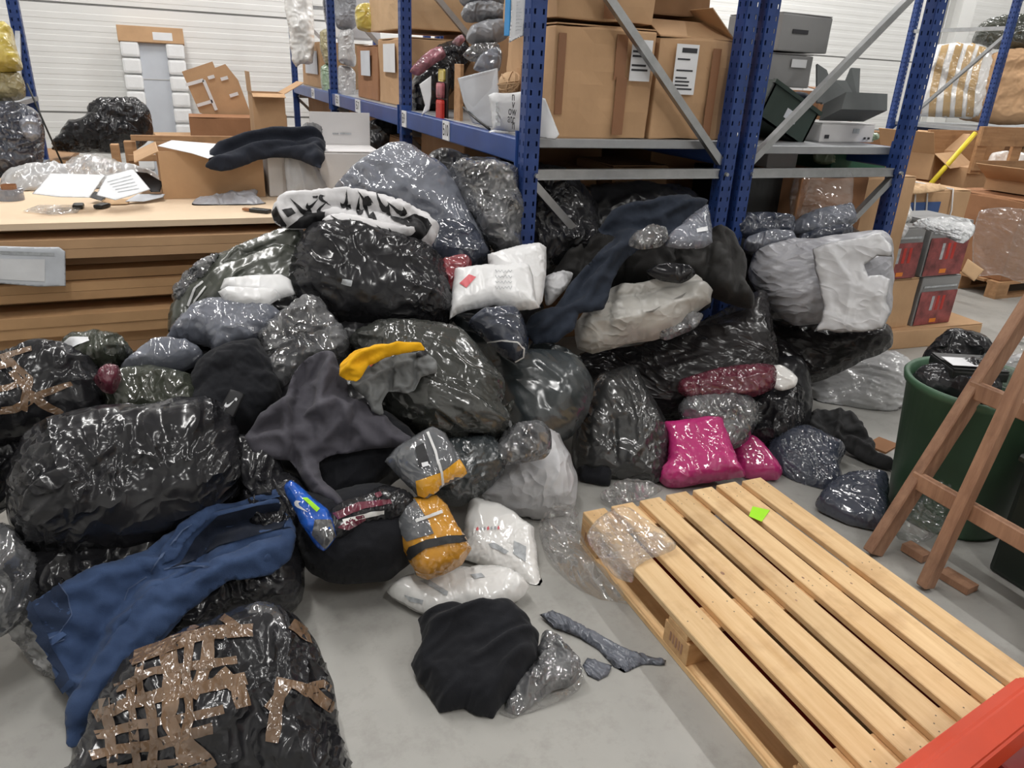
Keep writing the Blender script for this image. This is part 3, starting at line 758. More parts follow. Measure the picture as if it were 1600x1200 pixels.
shelfbox('small brown carton beside the ball of twine', 3.2, 3.36, 1.62, 'card_dark', x0=1.44, x1=1.68)
shelfbox('tall pale box standing upright near the far end of the shelf', 8.0, 8.6, 2.3, 'white_card', x0=1.5, x1=1.9, z0=1.82)
# second rack: file boxes, printer tray, crates
g1 = carton('grey file box with a dark hand slot, upper of the two', 2.86, 3.22, 3.35, 3.75, 1.75, 1.925, 'grey_card', 4, dent=.002, papers=())
box('handle_slot', -.10, .01, -.2075, -.2055, .085, .105, K['ink'], g1)
g2 = carton('grey file box with a torn corner, lower of the two', 2.84, 3.15, 3.36, 3.76, 1.575, 1.735, 'grey_card', 0, dent=.003)
box('torn_paper', .0, .1, -.2125, -.2095, .10, .14, K['paper'], g2)
def crate(label, P, rz, ry, s=(.36, .3, .2), mat='green_crate'):
    t = thing('plastic_crate', label, 'crate', P, math.radians(rz)); t.rotation_euler = (0, math.radians(ry), math.radians(rz))
    sx, sy, sz = s; th = .012
    box('wall', -sx/2, sx/2, -sy/2, -sy/2+th, 0, sz, K[mat], t); box('wall', -sx/2, sx/2, sy/2-th, sy/2, 0, sz, K[mat], t)
    box('wall', -sx/2, -sx/2+th, -sy/2, sy/2, 0, sz, K[mat], t); box('wall', sx/2-th, sx/2, -sy/2, sy/2, 0, sz, K[mat], t)
    box('bottom', -sx/2, sx/2, -sy/2, sy/2, 0, th, K[mat], t)
    for q in (-1, 1): box('rim', -sx/2-.012, sx/2+.012, q*sy/2-.012, q*sy/2+.012, sz-.02, sz, K[mat], t)
    box('sticker', -.03, .06, -sy/2-.002, -sy/2-.0005, sz*.35, sz*.6, K['paper_blue'], t); return t
crate('dark green plastic crate tilted on the shelf below the grey file boxes', (2.93, 3.42, ZS+.03), 0, 24)
crate('dark green plastic crate lying behind the tilted one', (2.78, 3.85, ZS-.018), 5, 0, (.4, .3, .24))
carton('brown carton wedged between the crates and the file boxes', 2.72, 3.04, 3.55, 3.9, 1.36, 1.56, 'card_dark', 0)
pr = thing('sheet_tray', 'dark grey plastic tray standing open above a white box on the right rack', 'tray', (3.40, 3.42, 1.5))
def quad3(name, pts, th, mat, parent):
    bm = bmesh.new(); vs_ = [bm.verts.new(p) for p in pts]; f = bm.faces.new(vs_); r = bmesh.ops.extrude_face_region(bm, geom=[f])
    bm.normal_update(); nrm = f.normal.copy()
    for v in [g for g in r['geom'] if isinstance(g, bmesh.types.BMVert)]: v.co -= nrm*th
    bmesh.ops.recalc_face_normals(bm, faces=bm.faces)
    return from_bm(name, bm, mat, parent)
quad3('base', [(-.17, -.1, -.085), (.16, -.1, -.085), (.18, -.06, .0), (-.12, -.06, .0)], .16, K['dgrey_card'], pr)
quad3('lid', [(-.12, .0, 0), (.19, 0, 0), (.27, .12, .19), (.20, .12, .19), (.16, .10, .12), (.04, .10, .12), (.02, .12, .17), (-.06, .12, .20)], .012, K['dgrey_card'], pr)
box('hinge', -.1, .12, -.03, -.015, -.003, .006, K['zinc'], pr)
wbx = carton('white carton with small printed squares under the grey tray', 3.22, 3.62, 3.28, 3.6, ZS-.02, 1.40, 'white_card', 0, dent=.002)
box('print', .03, .075, -.167, -.165, .05, .075, K['paper_grey'], wbx); box('print', -.17, -.14, -.167, -.165, .02, .04, K['ink'], wbx); box('print', .12, .135, -.167, -.165, .018, .03, K['ink'], wbx); box('print', .15, .165, -.167, -.165, .018, .03, K['ink'], wbx)
carton('small brown box with a hand hole at the back of the right rack', 3.62, 3.92, 3.75, 4.1, ZS-.02, 1.56, 'card_red', 0, open_=True, flaps=[('s', .12, 10)])
tent = thing('folded_panel', 'white folded foam panel standing like a tent on the back of the right rack', 'panel', (4.05, 4.4, ZS-.02))
quad3('leaf', [(-.10, 0, 0), (.02, -.05, 0), (-.02, 0, .44), (-.13, .05, .44)], .012, K['foam'], tent); quad3('leaf', [(.02, -.05, 0), (.20, .05, 0), (.10, .06, .36), (-.02, 0, .44)], .012, K['foam'], tent)
box('shelf', 3.6, 4.2, 3.8, 5.0, ZS-.06, ZS-.025, K['deck'], rb)
soft('shoulder_bag', [(1231, 168), (1229, 150), (1245, 143), (1262, 146), (1268, 158), (1262, 170), (1245, 172)], 'navy_dark', Y=3.8, elev=10, T=.06, low=.01, label='small dark navy bag with a thin handle on the right rack', cat='bag')
soft('green_packet', [(1337, 213), (1345, 207), (1372, 208), (1373, 217), (1350, 222), (1338, 221)], 'green_film', Y=3.45, elev=40, T=.02, low=.004, label='small lime green packet lying on the right rack deck', cat='packet')
# below the deck of the second rack
carton('green flat box on the floor level of the right rack, under the deck', 3.42, 3.85, 3.35, 3.8, 1.10, 1.24, 'green_bright', 0, dent=.002)
carton('white carton under the right deck beside a pale green packet', 3.08, 3.3, 3.5, 3.8, 1.12, 1.27, 'white_card', 0, dent=.002)
soft('green_packet', [(1270, 240), (1280, 236), (1304, 238), (1305, 256), (1285, 258), (1272, 252)], 'green_film', Y=3.4, elev=10, T=.03, low=.004, label='pale green packet between the white carton and the green box', cat='packet')
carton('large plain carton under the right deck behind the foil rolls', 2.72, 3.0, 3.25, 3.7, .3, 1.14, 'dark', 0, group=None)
cw = carton('big carton wrapped in clear film under the right rack deck', 2.98, 3.48, 3.12, 3.7, .42, 1.135, 'card_red', 2)
soft('stretch_film', [(1232, 345), (1238, 277), (1300, 268), (1330, 271), (1322, 345), (1280, 352)], 'shrink', Y=3.05, elev=4, T=.015, low=.006, wr=.004, parent=cw)
carton('plain brown carton at the right end under the right rack deck', 3.53, 3.95, 3.2, 3.7, .45, 1.12, 'card', 0)
box('dunnage', 0, 0, 0, 0, 0, 0, K['dark']) if False else None
# under the tagged rack
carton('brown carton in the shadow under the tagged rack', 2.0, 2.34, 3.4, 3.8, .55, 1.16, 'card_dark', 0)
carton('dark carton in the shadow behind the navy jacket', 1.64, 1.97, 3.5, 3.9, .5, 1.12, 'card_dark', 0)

for k, (xa, xb, ya, yb, zz, l) in enumerate(((1.42, 2.3, 4.05, 4.9, 1.2, 'filler carton added for the dark of the first bay under the tagged rack'), (1.42, 2.3, 5.12, 6.2, 1.1, 'filler carton added for the dark just past the second post under the tagged rack'), (1.45, 2.3, 6.3, 7.45, 1.2, 'filler carton added for the dark of the second bay under the tagged rack'), (1.45, 2.3, 7.8, 10.0, 1.2, 'filler carton added for the dark of the farthest bay under the tagged rack'),
        (2.58, 3.45, 3.95, 5.5, 1.22, 'filler carton added for the dark deep under the file box rack'), (2.58, 3.45, 5.85, 8.2, 1.22, 'filler carton added for the dark of the far bay under the file box rack'))):
    carton(l, xa, xb, ya, yb, 0, zz, 'card_dark', 0)  # filler cartons, added so the space under the decks reads dark

# ------------------------------------------------------------------ soft goods on the tagged shelf
G = 'grey poly bags stacked on the near shelf'
for i, (pl_, Yy) in enumerate((([(716, 0), (722, -16), (760, -20), (788, -12), (790, 6), (760, 14), (725, 12)], 1), ([(720, 20), (732, 8), (765, 6), (790, 12), (790, 30), (760, 36), (728, 34)], 2), ([(719, 30), (735, 14), (790, 15), (792, 34), (765, 45), (728, 46)], 3), ([(727, 62), (735, 42), (760, 32), (792, 32), (795, 55), (770, 70), (740, 72)], 4))):
    if i == 2: continue
    soft('poly_bag', pl_, 'shelf_grey_bag', X=1.5, elev=15, T=.07, low=.012, label=['top', 'middle', '', 'lowest'][i]+' grey plastic bag in the small stack beside the hanging white sheet', cat='bag', group=G)
soft('clear_packet', [(722, 85), (738, 72), (775, 68), (782, 80), (760, 95), (735, 96)], 'silver_crinkle', X=1.46, elev=20, T=.05, label='silver crinkled packet directly under the grey plastic bags', cat='packet')
soft('clear_packet', [(740, 108), (748, 88), (775, 72), (785, 82), (780, 110), (760, 114)], 'slate_wrap', X=1.44, elev=20, T=.05, label='pale clear packet behind the big white sheet on the shelf', cat='packet')
soft('clothes_bundle', [(640, 130), (650, 110), (672, 80), (700, 68), (725, 62), (740, 85), (728, 108), (720, 130), (700, 152), (680, 180), (648, 180), (642, 150)], 'black', X=1.62, elev=15, T=.16, label='black plastic clothes bundle filling the near shelf bay', cat='bundle')
soft('clothes_bundle', [(640, 112), (648, 98), (670, 78), (690, 72), (696, 88), (676, 102), (655, 118)], 'pink_grey', X=1.46, elev=15, T=.06, label='pink and grey garment in clear film on the near shelf', cat='bundle')
soft('clothes_bundle', [(706, 68), (712, 58), (722, 54), (727, 62), (718, 72)], 'pink_grey', X=1.47, elev=15, T=.04, label='small pink garment roll at the top of the black bundle', cat='bundle')
def sheet(label, poly, mat='paper', X=None, Y=None, z=None, elev=5, az=0, T=.003, low=.006, folds=(), name='paper_sheet', cat='paper', **k):
    return soft(name, poly, mat, X=X, Y=Y, z=z, elev=elev, az=az, T=T, Tb=.002, R=.02, low=low, wr=0, folds=folds, label=label, cat=cat, rnd=False, edge=0, **k)
sheet('narrow white sheet curling over the shelf edge near the number tag', [(655, 132), (674, 118), (674, 150), (671, 172), (658, 182), (664, 165)], X=1.33)
sheet('large white sheet leaning on the near shelf beside the tote', [(715, 122), (778, 106), (780, 150), (770, 200), (738, 192), (724, 160)], 'paper_blue', X=1.36, low=.012)
s = soft('tote_bag', [(764, 150), (772, 146), (818, 142), (820, 205), (796, 206), (770, 202)], 'paper', X=1.37, elev=3, T=.02, low=.005, wr=.002, label='white bag with dark printed lettering under the ball of twine', cat='bag', rnd=False)
for k, (ln, v) in enumerate((('n', 151), ('v', 163), ('ow', 174), ('atc', 186), ('h', 196))):
    p = at(806-len(ln)*1.6, v, X=1.325)
    text('lettering', ln, .055, K['ink'], s['o'], tuple(np.array((1.318, p[1], p[2]))-s['org']), (math.pi/2, 0, -math.pi/2), 1.3)
for k, (u0, u1, v) in enumerate(((770, 782, 172), (770, 780, 183), (771, 784, 194), (772, 780, 163))):
    a_ = at(u0, v, X=1.325); b_ = at(u1, v, X=1.325)
    bar('lettering', tuple(np.array((1.318, a_[1], a_[2]))-s['org']), tuple(np.array((1.318, b_[1], b_[2]))-s['org']), .001, .014, K['paper_grey'], s['o'])
sheet('white sheets curling over the deck beside the front blue post', [(762, 206), (790, 195), (820, 184), (822, 214), (800, 216), (780, 213)], z=ZS+.015, elev=70, low=.01)
sheet('curled white paper wedged between the front blue post and the taped box', [(838, 150), (852, 154), (866, 190), (874, 210), (868, 218), (840, 215), (838, 190)], Y=3.02, elev=10, low=.01)
hs = sheet('handwritten sheet hanging beside the front blue post', [(799, -8), (824, -8), (820, 30), (818, 56), (808, 60), (795, 67), (798, 30)], X=1.29, low=.008, elev=0)
for k in range(9): 
    a_ = at(803, 4+k*5.5, X=1.283); b_ = at(803+6+random.random()*8, 4+k*5.5-1, X=1.283)
    tube('handwriting', [tuple(a_-hs['org']), tuple((a_+b_)/2-hs['org']+np.array((0, 0, .002))), tuple(b_-hs['org'])], .0009, K['paper_grey'], hs['o'], 4)
box('cyan_folder', 0, .02, -.03, .03, 0, .55, K['cyan'], None, .002, loc=tuple(at(791, 56, X=1.40)))
tag(bpy.data.objects['cyan_folder'], 'narrow bright blue folder edge beside the grey plastic bags', 'folder')
# ball of twine
tw = thing('twine_ball', 'ball of tan jute twine on top of the lettered white bag', 'twine', tuple(at(797, 130, X=1.42)-np.array((0, 0, .055))))
bm = bmesh.new(); bmesh.ops.create_uvsphere(bm, u_segments=20, v_segments=12, radius=.052, matrix=Matrix.Translation((0, 0, .055)) @ Matrix.Diagonal((1, 1.35, .95, 1))); from_bm('ball', bm, K['twine'], tw, smooth=True)
for k in range(9):
    a0 = random.random()*6; ax = Vector((random.uniform(-1, 1), random.uniform(-.3, .3), random.uniform(-1, 1))).normalized(); s1 = ax.orthogonal().normalized(); s2 = ax.cross(s1)
    tube('strand', [Vector((0, 0, .055))+Vector(((s1*math.cos(a)+s2*math.sin(a)).x*.054, (s1*math.cos(a)+s2*math.sin(a)).y*.073, (s1*math.cos(a)+s2*math.sin(a)).z*.052)) for a in [a0+q*.35 for q in range(19)]], .003, K['twine'], tw, 5)
tube('loose_end', [(-.02, -.03, .02), (-.05, -.05, -.03), (-.05, -.07, -.09), (-.03, -.09, -.16)], .003, K['twine'], tw, 5)
# toy blister, tote stick
ty = thing('toy_packet', 'small red and yellow toy packet on the shelf edge', 'packet', tuple(at(692, 190, X=1.38)))
box('card', -.004, .004, -.09, .09, 0, .28, K['dark'], ty); box('toy', -.03, -.004, -.06, .06, .0, .12, K['red_print'], ty, .02, 2); box('toy', -.03, -.004, -.06, .06, .125, .21, K['toy'], ty, .02, 2); box('header', -.012, -.004, -.05, .05, .215, .28, K['yellow_film'], ty, .01)
st = tube('thin_stick', [tuple(at(724, 168, X=1.31)), tuple(at(745, 187, X=1.32)), tuple(at(765, 202, X=1.34))], .006, K['dark']); tag(st, 'thin dark stick leaning across the large white sheet', 'stick')
plk = box('wood_offcut', -.01, .01, -.05, .05, 0, .3, K['far_wood'], None, .002, loc=tuple(at(716, 192, X=1.40))); tag(plk, 'narrow wooden offcut upright beside the large white sheet', 'offcut')
# mid and far bays
soft('poly_sack', [(528, 60), (536, 48), (552, 50), (556, 100), (548, 104), (530, 95)], 'silver_bag', X=1.44, elev=8, T=.1, label='pale grey sack, upper of the two beside the third blue post', cat='sack')
soft('poly_sack', [(528, 105), (545, 103), (556, 115), (553, 155), (530, 152)], 'silver_bag', X=1.44, elev=8, T=.1, label='pale grey sack, lower of the two beside the third blue post', cat='sack')
soft('poly_sack', [(500, 50), (512, 45), (522, 55), (522, 102), (508, 100), (501, 80)], 'khaki_film', X=1.44, elev=8, T=.12, label='khaki yellow sack above the pale green one', cat='sack')
soft('poly_sack', [(502, 105), (515, 101), (524, 112), (524, 148), (508, 150), (502, 130)], 'green_film', X=1.44, elev=8, T=.12, label='pale green sack on the shelf at the third blue post', cat='sack')
soft('poly_sack', [(524, -10), (545, -14), (556, -5), (556, 42), (540, 48), (526, 40)], 'shelf_grey_bag', X=1.46, elev=8, T=.12, label='grey sack at the top of the far shelf stack', cat='sack')
soft('poly_sack', [(504, 0), (518, -6), (524, 10), (524, 44), (510, 40)], 'navy_wrap', X=1.48, elev=8, T=.12, label='navy sack beside the top grey sack on the far stack', cat='sack')
soft('yellow_packet', [(555, 15), (565, 5), (588, 10), (590, 45), (575, 50), (558, 44)], 'yellow_film', X=1.40, elev=8, T=.08, label='yellow wrapped packet above the boxes on the tagged rack', cat='packet')
for k, zz in enumerate((1.90, 2.02)):
    pass
soft('garment', [(444, -10), (466, -20), (486, -10), (492, 60), (488, 98), (470, 100), (462, 104), (455, 90), (452, 50), (446, 20)], 'white_tee', X=1.25, elev=4, T=.12, low=.04, wr=.012, label='white quilted garment hanging at the far end of the tagged rack', cat='garment')
# below the tagged rack, far bays: darkness holds a few bags
soft('dark_bag', [(500, 215), (520, 195), (545, 190), (575, 195), (600, 188), (625, 200), (640, 225), (600, 250), (540, 250)], 'black_soft', Y=6.0, elev=30, T=.2, label='dark bag on the floor under the far part of the tagged rack', cat='bag')
soft('crumpled_film', [(465, 208), (475, 194), (492, 190), (505, 200), (500, 215), (480, 216)], 'silver_crinkle', Y=4.42, elev=30, T=.04, label='crumpled pale film bundle behind the dark jacket on the stack', cat='film')
carton('small pale carton on the filler cartons under the tagged rack', 1.75, 2.0, 5.5, 5.9, 1.11, 1.25, 'card_red', 0)
tag(box('brown_paper_roll', -.06, .06, -.06, .06, 0, .2, K['card'], None, .05, 3, loc=(1.6, 5.4, 1.105)), 'brown paper roll standing under the tagged rack beam', 'roll')

# ------------------------------------------------------------------ stack of flattened cardboard used as a table
cs = thing('cardboard_stack', 'waist-high stack of flattened cardboard sheets used as a table', 'cardboard stack', (-.35, 4.2, 0))
layers = [(.02, .13, 3.62, 3), (.14, .305, 3.56, 5), (.315, .42, 3.60, 4), (.43, .525, 3.55, 4), (.53, .575, 3.74, 2), (.578, .655, 3.59, 4), (.658, .70, 3.63, 2), (.702, .768, 3.72, 3), (.771, .852, 3.54, 4), (.855, .889, 3.73, 2), (.892, .92, 3.57, 2)]
for k, (z0, z1, yf, n_) in enumerate(layers):
    n_ = max(1, n_//2); h = (z1-z0)/n_; bend = random.uniform(-.012, .012)
    for j in range(n_):
        yo = yf-4.2+random.uniform(-.008, .012); xo = random.uniform(-.04, .04)
        bm = bmesh.new(); abox(bm, -1.75+xo, 1.15+xo+random.uniform(-.08, .05), yo, .72, z0+j*h+.0015, z0+(j+1)*h)
        from_bm('cardboard_sheet', bm, K['card_top_lit' if k == 10 else random.choice(['card_edge', 'card_edge', 'card'])], cs, rot=(0, 0, bend))
pouch = sheet('white document pouch with printed lines hanging on the front of the cardboard stack', [(-20, 384), (55, 386), (92, 386), (102, 393), (103, 447), (60, 448), (0, 443), (-20, 443)], 'paper_blue', Y=3.52, elev=0, low=.004, name='document_pouch', cat='pouch')
patch(pouch, 'print', [(0, 392), (85, 395), (85, 400), (0, 397)], 'paper_grey', .002)
patch(pouch, 'print', [(0, 404), (70, 405), (70, 440), (0, 436)], 'paper', .002)
TZ = .921
# things on the stack
soft('film_heap', [(0, 300), (10, 272), (60, 262), (105, 258), (118, 248), (150, 246), (180, 254), (215, 265), (245, 275), (256, 300), (200, 305), (100, 312), (20, 316)], 'silver_bag', z=TZ+.03, elev=55, T=.07, low=.03, wr=.01, label='heap of crumpled clear film under the papers on the cardboard stack', cat='film', zmin=TZ)
soft('crumpled_film', [(100, 262), (118, 246), (150, 243), (185, 254), (190, 268), (150, 274), (115, 274)], 'clear_dense', z=TZ+.12, elev=40, T=.05, low=.03, label='crumpled clear film behind the white papers on the cardboard stack', cat='film', zmin=TZ)
sheet('blank white sheet lying on the film, left of the printed sheet', [(50, 303), (62, 290), (78, 271), (165, 273), (140, 309), (90, 308)], 'paper', z=TZ+.11, elev=65, low=.004)
pp = sheet('white sheet with faint handwriting beside the blank sheet', [(150, 305), (166, 275), (208, 264), (235, 296), (205, 306), (180, 313)], 'paper', z=TZ+.11, elev=65, low=.004)
for k in range(5): patch(pp, 'handwriting', [(168+k*4, 284+k*4), (205+k*3, 274+k*5), (205+k*3, 275+k*5), (168+k*4, 285+k*4)], 'paper_grey', .0015)
sheet('black glossy folder under the printed sheet', [(208, 268), (230, 270), (255, 285), (250, 300), (236, 300)], 'jet', z=TZ+.08, elev=65, low=.003, name='folder', cat='folder')
sheet('small black card sticking out between the two white sheets', [(138, 308), (148, 299), (162, 302), (165, 309), (158, 314)], 'jet', z=TZ+.03, elev=75, low=.002, name='card', cat='card')
sheet('yellowish paper edge under the handwritten sheet', [(158, 315), (166, 308), (205, 312), (200, 319), (175, 320)], 'card_pale', z=TZ+.012, elev=80, low=.002)
sheet('loose white papers under the black folder', [(195, 315), (215, 303), (258, 303), (255, 308), (225, 315)], 'paper_blue', z=TZ+.02, elev=80, low=.004)
sheet('thin clear sheet at the left front of the cardboard stack', [(35, 330), (60, 320), (132, 320), (120, 333), (80, 336)], 'clear_soft', z=TZ+.006, elev=88, low=.003, name='clear_sheet', cat='film')
def blob(name, label, cat, u, v, w, d, h, mat, z=TZ, rz=0, Y=None):
    p = at(u, v, Y, z) if Y is None else at(u, v, Y)
    o = box(name, -w/2, w/2, -d/2, d/2, 0, h, K[mat], None, min(w, d, h)*.3, 3, loc=(p[0], p[1], z), rot=(0, 0, math.radians(rz))); tag(o, label, cat); return o
kn = thing('box_cutter', 'small dark box cutter lying left of the pair on the stack front', 'cutter', tuple(at(123, 325, z=TZ))); box('handle', -.022, .022, -.035, .035, 0, .02, K['dark'], kn, .008, 2); box('blade_slot', -.008, .008, .035, .055, .006, .012, K['zinc'], kn)
kn = thing('box_cutter', 'small dark box cutter lying right of the pair on the stack front', 'cutter', tuple(at(160, 325, z=TZ)), -.5); box('handle', -.022, .022, -.035, .035, 0, .02, K['dark'], kn, .008, 2); box('blade_slot', -.008, .008, .035, .055, .006, .012, K['zinc'], kn)
kn = thing('box_cutter', 'dark cutter with orange tip near the printed white jacket', 'cutter', tuple(at(407, 332, z=TZ)), .9); box('handle', -.02, .02, -.05, .05, 0, .018, K['dark'], kn, .006, 2); box('tip', -.012, .012, .05, .09, .004, .014, K['card_red'], kn)
tr = thing('tape_roll', 'dark roll of tape standing upright in front of the brown box', 'tape roll', tuple(at(305, 305, z=TZ)))
bm = bmesh.new(); bmesh.ops.create_cone(bm, cap_ends=False, segments=28, radius1=.048, radius2=.048, depth=.085, matrix=Matrix.Translation((0, 0, .0425))); bmesh.ops.create_cone(bm, cap_ends=False, segments=28, radius1=.036, radius2=.036, depth=.085, matrix=Matrix.Translation((0, 0, .0425)))
rg = [[v for v in bm.verts if abs(v.co.z-zz) < .001] for zz in (0, .085)]
for grp in rg:
    o_ = sorted([v for v in grp if v.co.xy.length > .042], key=lambda v: math.atan2(v.co.y, v.co.x)); i_ = sorted([v for v in grp if v.co.xy.length <= .042], key=lambda v: math.atan2(v.co.y, v.co.x))
    for k in range(len(o_)): bm.faces.new((o_[k], o_[(k+1) % len(o_)], i_[(k+1) % len(i_)], i_[k]))
bmesh.ops.recalc_face_normals(bm, faces=bm.faces); from_bm('roll', bm, K['dark'], tr)
tp = thing('tape_roll', 'flat roll of clear tape at the left edge of the cardboard stack', 'tape roll', tuple(at(18, 312, z=TZ)))
bm = bmesh.new(); bmesh.ops.create_cone(bm, cap_ends=True, segments=28, radius1=.055, radius2=.055, depth=.05, matrix=Matrix.Translation((0, 0, .025))); from_bm('roll', bm, K['slate_wrap'], tp); box('core', -.03, .03, -.03, .03, .05, .052, K['card_red'], tp, .02, 3)
soft('poly_mailer', [(300, 318), (312, 308), (380, 300), (402, 297), (402, 306), (415, 320), (395, 326), (340, 325), (306, 325)], 'grey_bag', z=TZ+.012, elev=75, T=.02, Tb=.012, low=.01, label='pale grey folded plastic mailer on the cardboard stack', cat='mailer', zmin=TZ)
c1 = carton('open brown box with a pale flap on the cardboard stack under the dark jacket', -.15, .34, 4.13, 4.6, TZ, 1.15, 'card', 3, flaps=[('w', .12, 205)], open_=True)
sheet('white flap of paper lying across the open brown box', [(245, 228), (268, 219), (355, 226), (350, 238), (325, 248), (300, 240)], 'paper', z=1.16, elev=75, low=.004)
jk = soft('jacket', [(318, 262), (326, 240), (345, 226), (380, 217), (420, 210), (462, 206), (500, 208), (512, 222), (510, 250), (500, 264), (480, 256), (455, 246), (430, 244), (402, 250), (372, 262), (345, 268)], 'navy_dark', z=1.155, elev=62, T=.05, Tb=.03, R=.05, low=.012, wr=0, cloth=True, ex=.12, buck=10, rnd=False, folds=[([(330, 252), (400, 232), (500, 222)], .016, -.03), ([(345, 236), (420, 222), (490, 216)], .02, .02), ([(410, 242), (480, 232)], .015, -.025)], label='dark navy jacket draped over the brown box on the cardboard stack', cat='jacket')
c2_ = carton('white carton under a pale cloth on the cardboard stack', .36, .62, 4.14, 4.5, TZ, 1.17, 'white_card', 4, dent=.003)
soft('pale_cloth', [(444, 244), (462, 238), (485, 240), (495, 262), (508, 285), (512, 295), (500, 300), (470, 303), (448, 305), (446, 275)], 'lgrey_cloth', Y=4.05, elev=15, T=.02, Tb=.01, low=.01, wr=.006, wdir=80, folds=[([(465, 245), (478, 300)], .012, .012), ([(485, 245), (503, 297)], .012, .014), ([(455, 245), (458, 300)], .01, -.008)], label='pale grey cloth hanging over the white carton', cat='cloth')
c3_ = carton('white carton with raised lid and printed mark beside the clear bag', .63, .96, 4.05, 4.4, TZ, 1.155, 'white_card', -3, flaps=[('n', .18, 88)], dent=.002)
p_ = c3_; box('print', .06, .085, -.181, -.179, .12, .17, K['ink'], p_); box('print', .03, .1, -.181, -.179, .085, .092, K['paper_grey'], p_)
box('lid_print', -.045, -.012, .1665, .1675, .297, .304, K['paper_grey'], c3_); box('lid_print', -.004, .06, .1665, .1675, .297, .306, K['paper_grey'], c3_)

# ------------------------------------------------------------------ back of the hall, left
YB = 9.4
dp = thing('packed_door', 'tall pale blue panel with white foam edges leaning on the back wall', 'packed panel', (-.26, 10.75, 0)); dp.rotation_euler = (math.radians(-8), 0, 0)
box('panel', -.16, .16, -.02, .02, .02, 1.86, K['door_face'], dp); box('seam', -.16, .16, -.026, -.02, 1.30, 1.31, K['wall_joint'], dp)
for s_ in (-1, 1):
    for k in range(9): box('foam_block', min(s_*.15, s_*.36), max(s_*.15, s_*.36), -.08, .04, .03+k*.19, .205+k*.19, K['foam'], dp, .03, 2)
box('cardboard_cap', -.37, .37, -.085, .045, 1.72, 1.90, K['card'], dp, .004); box('tape', .02, .24, -.0875, -.0855, 1.75, 1.84, K['paper'], dp)
tb = thing('work_table', 'wooden table at the back carrying the black refuse bag', 'table', (-1.55, 8.3, 0))
box('top', -.75, .55, -.5, .5, .64, .68, K['far_wood'], tb)
for sx in (-.7, .5):
    for s2 in (-.45, .45): box('leg', sx-.035, sx+.035, s2-.035, s2+.035, 0, .64, K['far_wood'], tb)
soft('refuse_bag', [(82, 234), (95, 210), (105, 195), (130, 188), (140, 172), (160, 160), (190, 164), (215, 163), (235, 180), (239, 212), (215, 232), (180, 238), (130, 236)], 'black', Y=8.0, elev=25, T=.3, low=.05, wr=.03, lowf=4, wf=6, ex=.16, label='crumpled black refuse bag on the table near the back wall', cat='bag')
pw = thing('wooden_pallet', 'weathered wooden pallet standing on edge behind the brown box', 'pallet', (-.28, 7.4, 0)); 
def slab(nm, u0, u1, v0, v1, Y, dy, mat, parent):
    a = at((u0+u1)/2, v0, Y); b_ = at((u0+u1)/2, v1, Y); l = at(u0, (v0+v1)/2, Y); r = at(u1, (v0+v1)/2, Y); L = np.array(parent.location)
    return box(nm, l[0]-L[0], r[0]-L[0], Y-L[1], Y+dy-L[1], b_[2]-L[2], a[2]-L[2], K[mat], parent, .004)
slab('board', 204, 370, 212, 221, 7.4, .03, 'far_wood', pw); slab('board', 200, 365, 242, 252, 7.4, .03, 'far_wood', pw); slab('board', 200, 365, 275, 287, 7.4, .03, 'far_wood', pw)
for u in (205, 262, 330): slab('block', u, u+18, 221, 385, 7.44, .1, 'far_wood', pw)
slab('stop_board', 184, 197, 226, 385, 7.0, .1, 'far_wood', pw)
fl = quad3('flattened_carton', [tuple(at(*p, Y=9.6)) for p in ((284, 112), (332, 96), (336, 106), (352, 100), (372, 125), (400, 200), (388, 208), (312, 176))], .02, K['card_dark'] if False else K['card'], None); tag(fl, 'flattened cardboard carton with strips of white tape leaning by the back wall', 'carton')
for a_, b_ in (((290, 133), (318, 125)), ((318, 125), (338, 172)), ((308, 165), (332, 158)), ((325, 122), (335, 119)), ((345, 124), (356, 121)), ((359, 150), (372, 146)), ((378, 182), (394, 190))):
    o_ = bar('tape', tuple(at(*a_, Y=9.57)), tuple(at(*b_, Y=9.57)), .004, .035, K['paper'], fl, upref=(0, -1, 0) if False else (0, 0, 1))
carton('large brown carton with a small white label below the flattened carton', .05, .98, 9.0, 9.55, 0, .98, 'card_red', 0, papers=[('s', .78, .93, .62, .82, 'paper')])
carton('pale brown carton edge in front of the packed panel', -.32, .08, 9.1, 9.5, 0, .78, 'card', 6)
_a = at(397, 188, Y=7.2); _b = at(447, 188, Y=7.2); _c = at(420, 146, Y=7.2)
oc = carton('open brown carton with upright flap near the tagged rack', _a[0], _b[0], 7.2, 7.65, 0, _c[2], 'card', 0, flaps=[('w', .17, 92), ('s', .10, 195), ('e', .2, 150)], open_=True)
carton('brown carton behind the open one at the foot of the back wall', .7, 1.2, 10.2, 10.7, 0, .95, 'card', 0)
lr = thing('storage_rack', 'rack edge with yellow and brown goods at the left border', 'rack', (-1.45, 5.5, 0))
L_ = np.array(lr.location)
for (xx, yy) in ((-.985, 5.6), (-2.0, 5.6), (-.985, 6.5), (-2.0, 6.5)): add_post(lr, xx-L_[0], yy-L_[1])
bar('diagonal_brace', (.465, .1, .9), (.465, 1.0, 1.7), .03, .03, K['zinc'], lr)
for zz in (.2, .84, 1.27): box('shelf', -.6, .50, -.42, 1.05, zz-.03, zz, K['deck'], lr)
tag(tube('wire', [tuple(at(42, 130, Y=5.05)), tuple(at(70, 195, Y=5.05)), tuple(at(100, 262, Y=5.05))], .005, K['dark']), 'thin dark wire slanting from the left rack to the floor', 'wire')
soft('yellow_sack', [(-30, 50), (0, 34), (18, 45), (28, 80), (34, 108), (20, 112), (-30, 110)], 'yellow_film', Y=5.3, elev=10, T=.15, label='yellow sack on the rack at the left border', cat='sack')
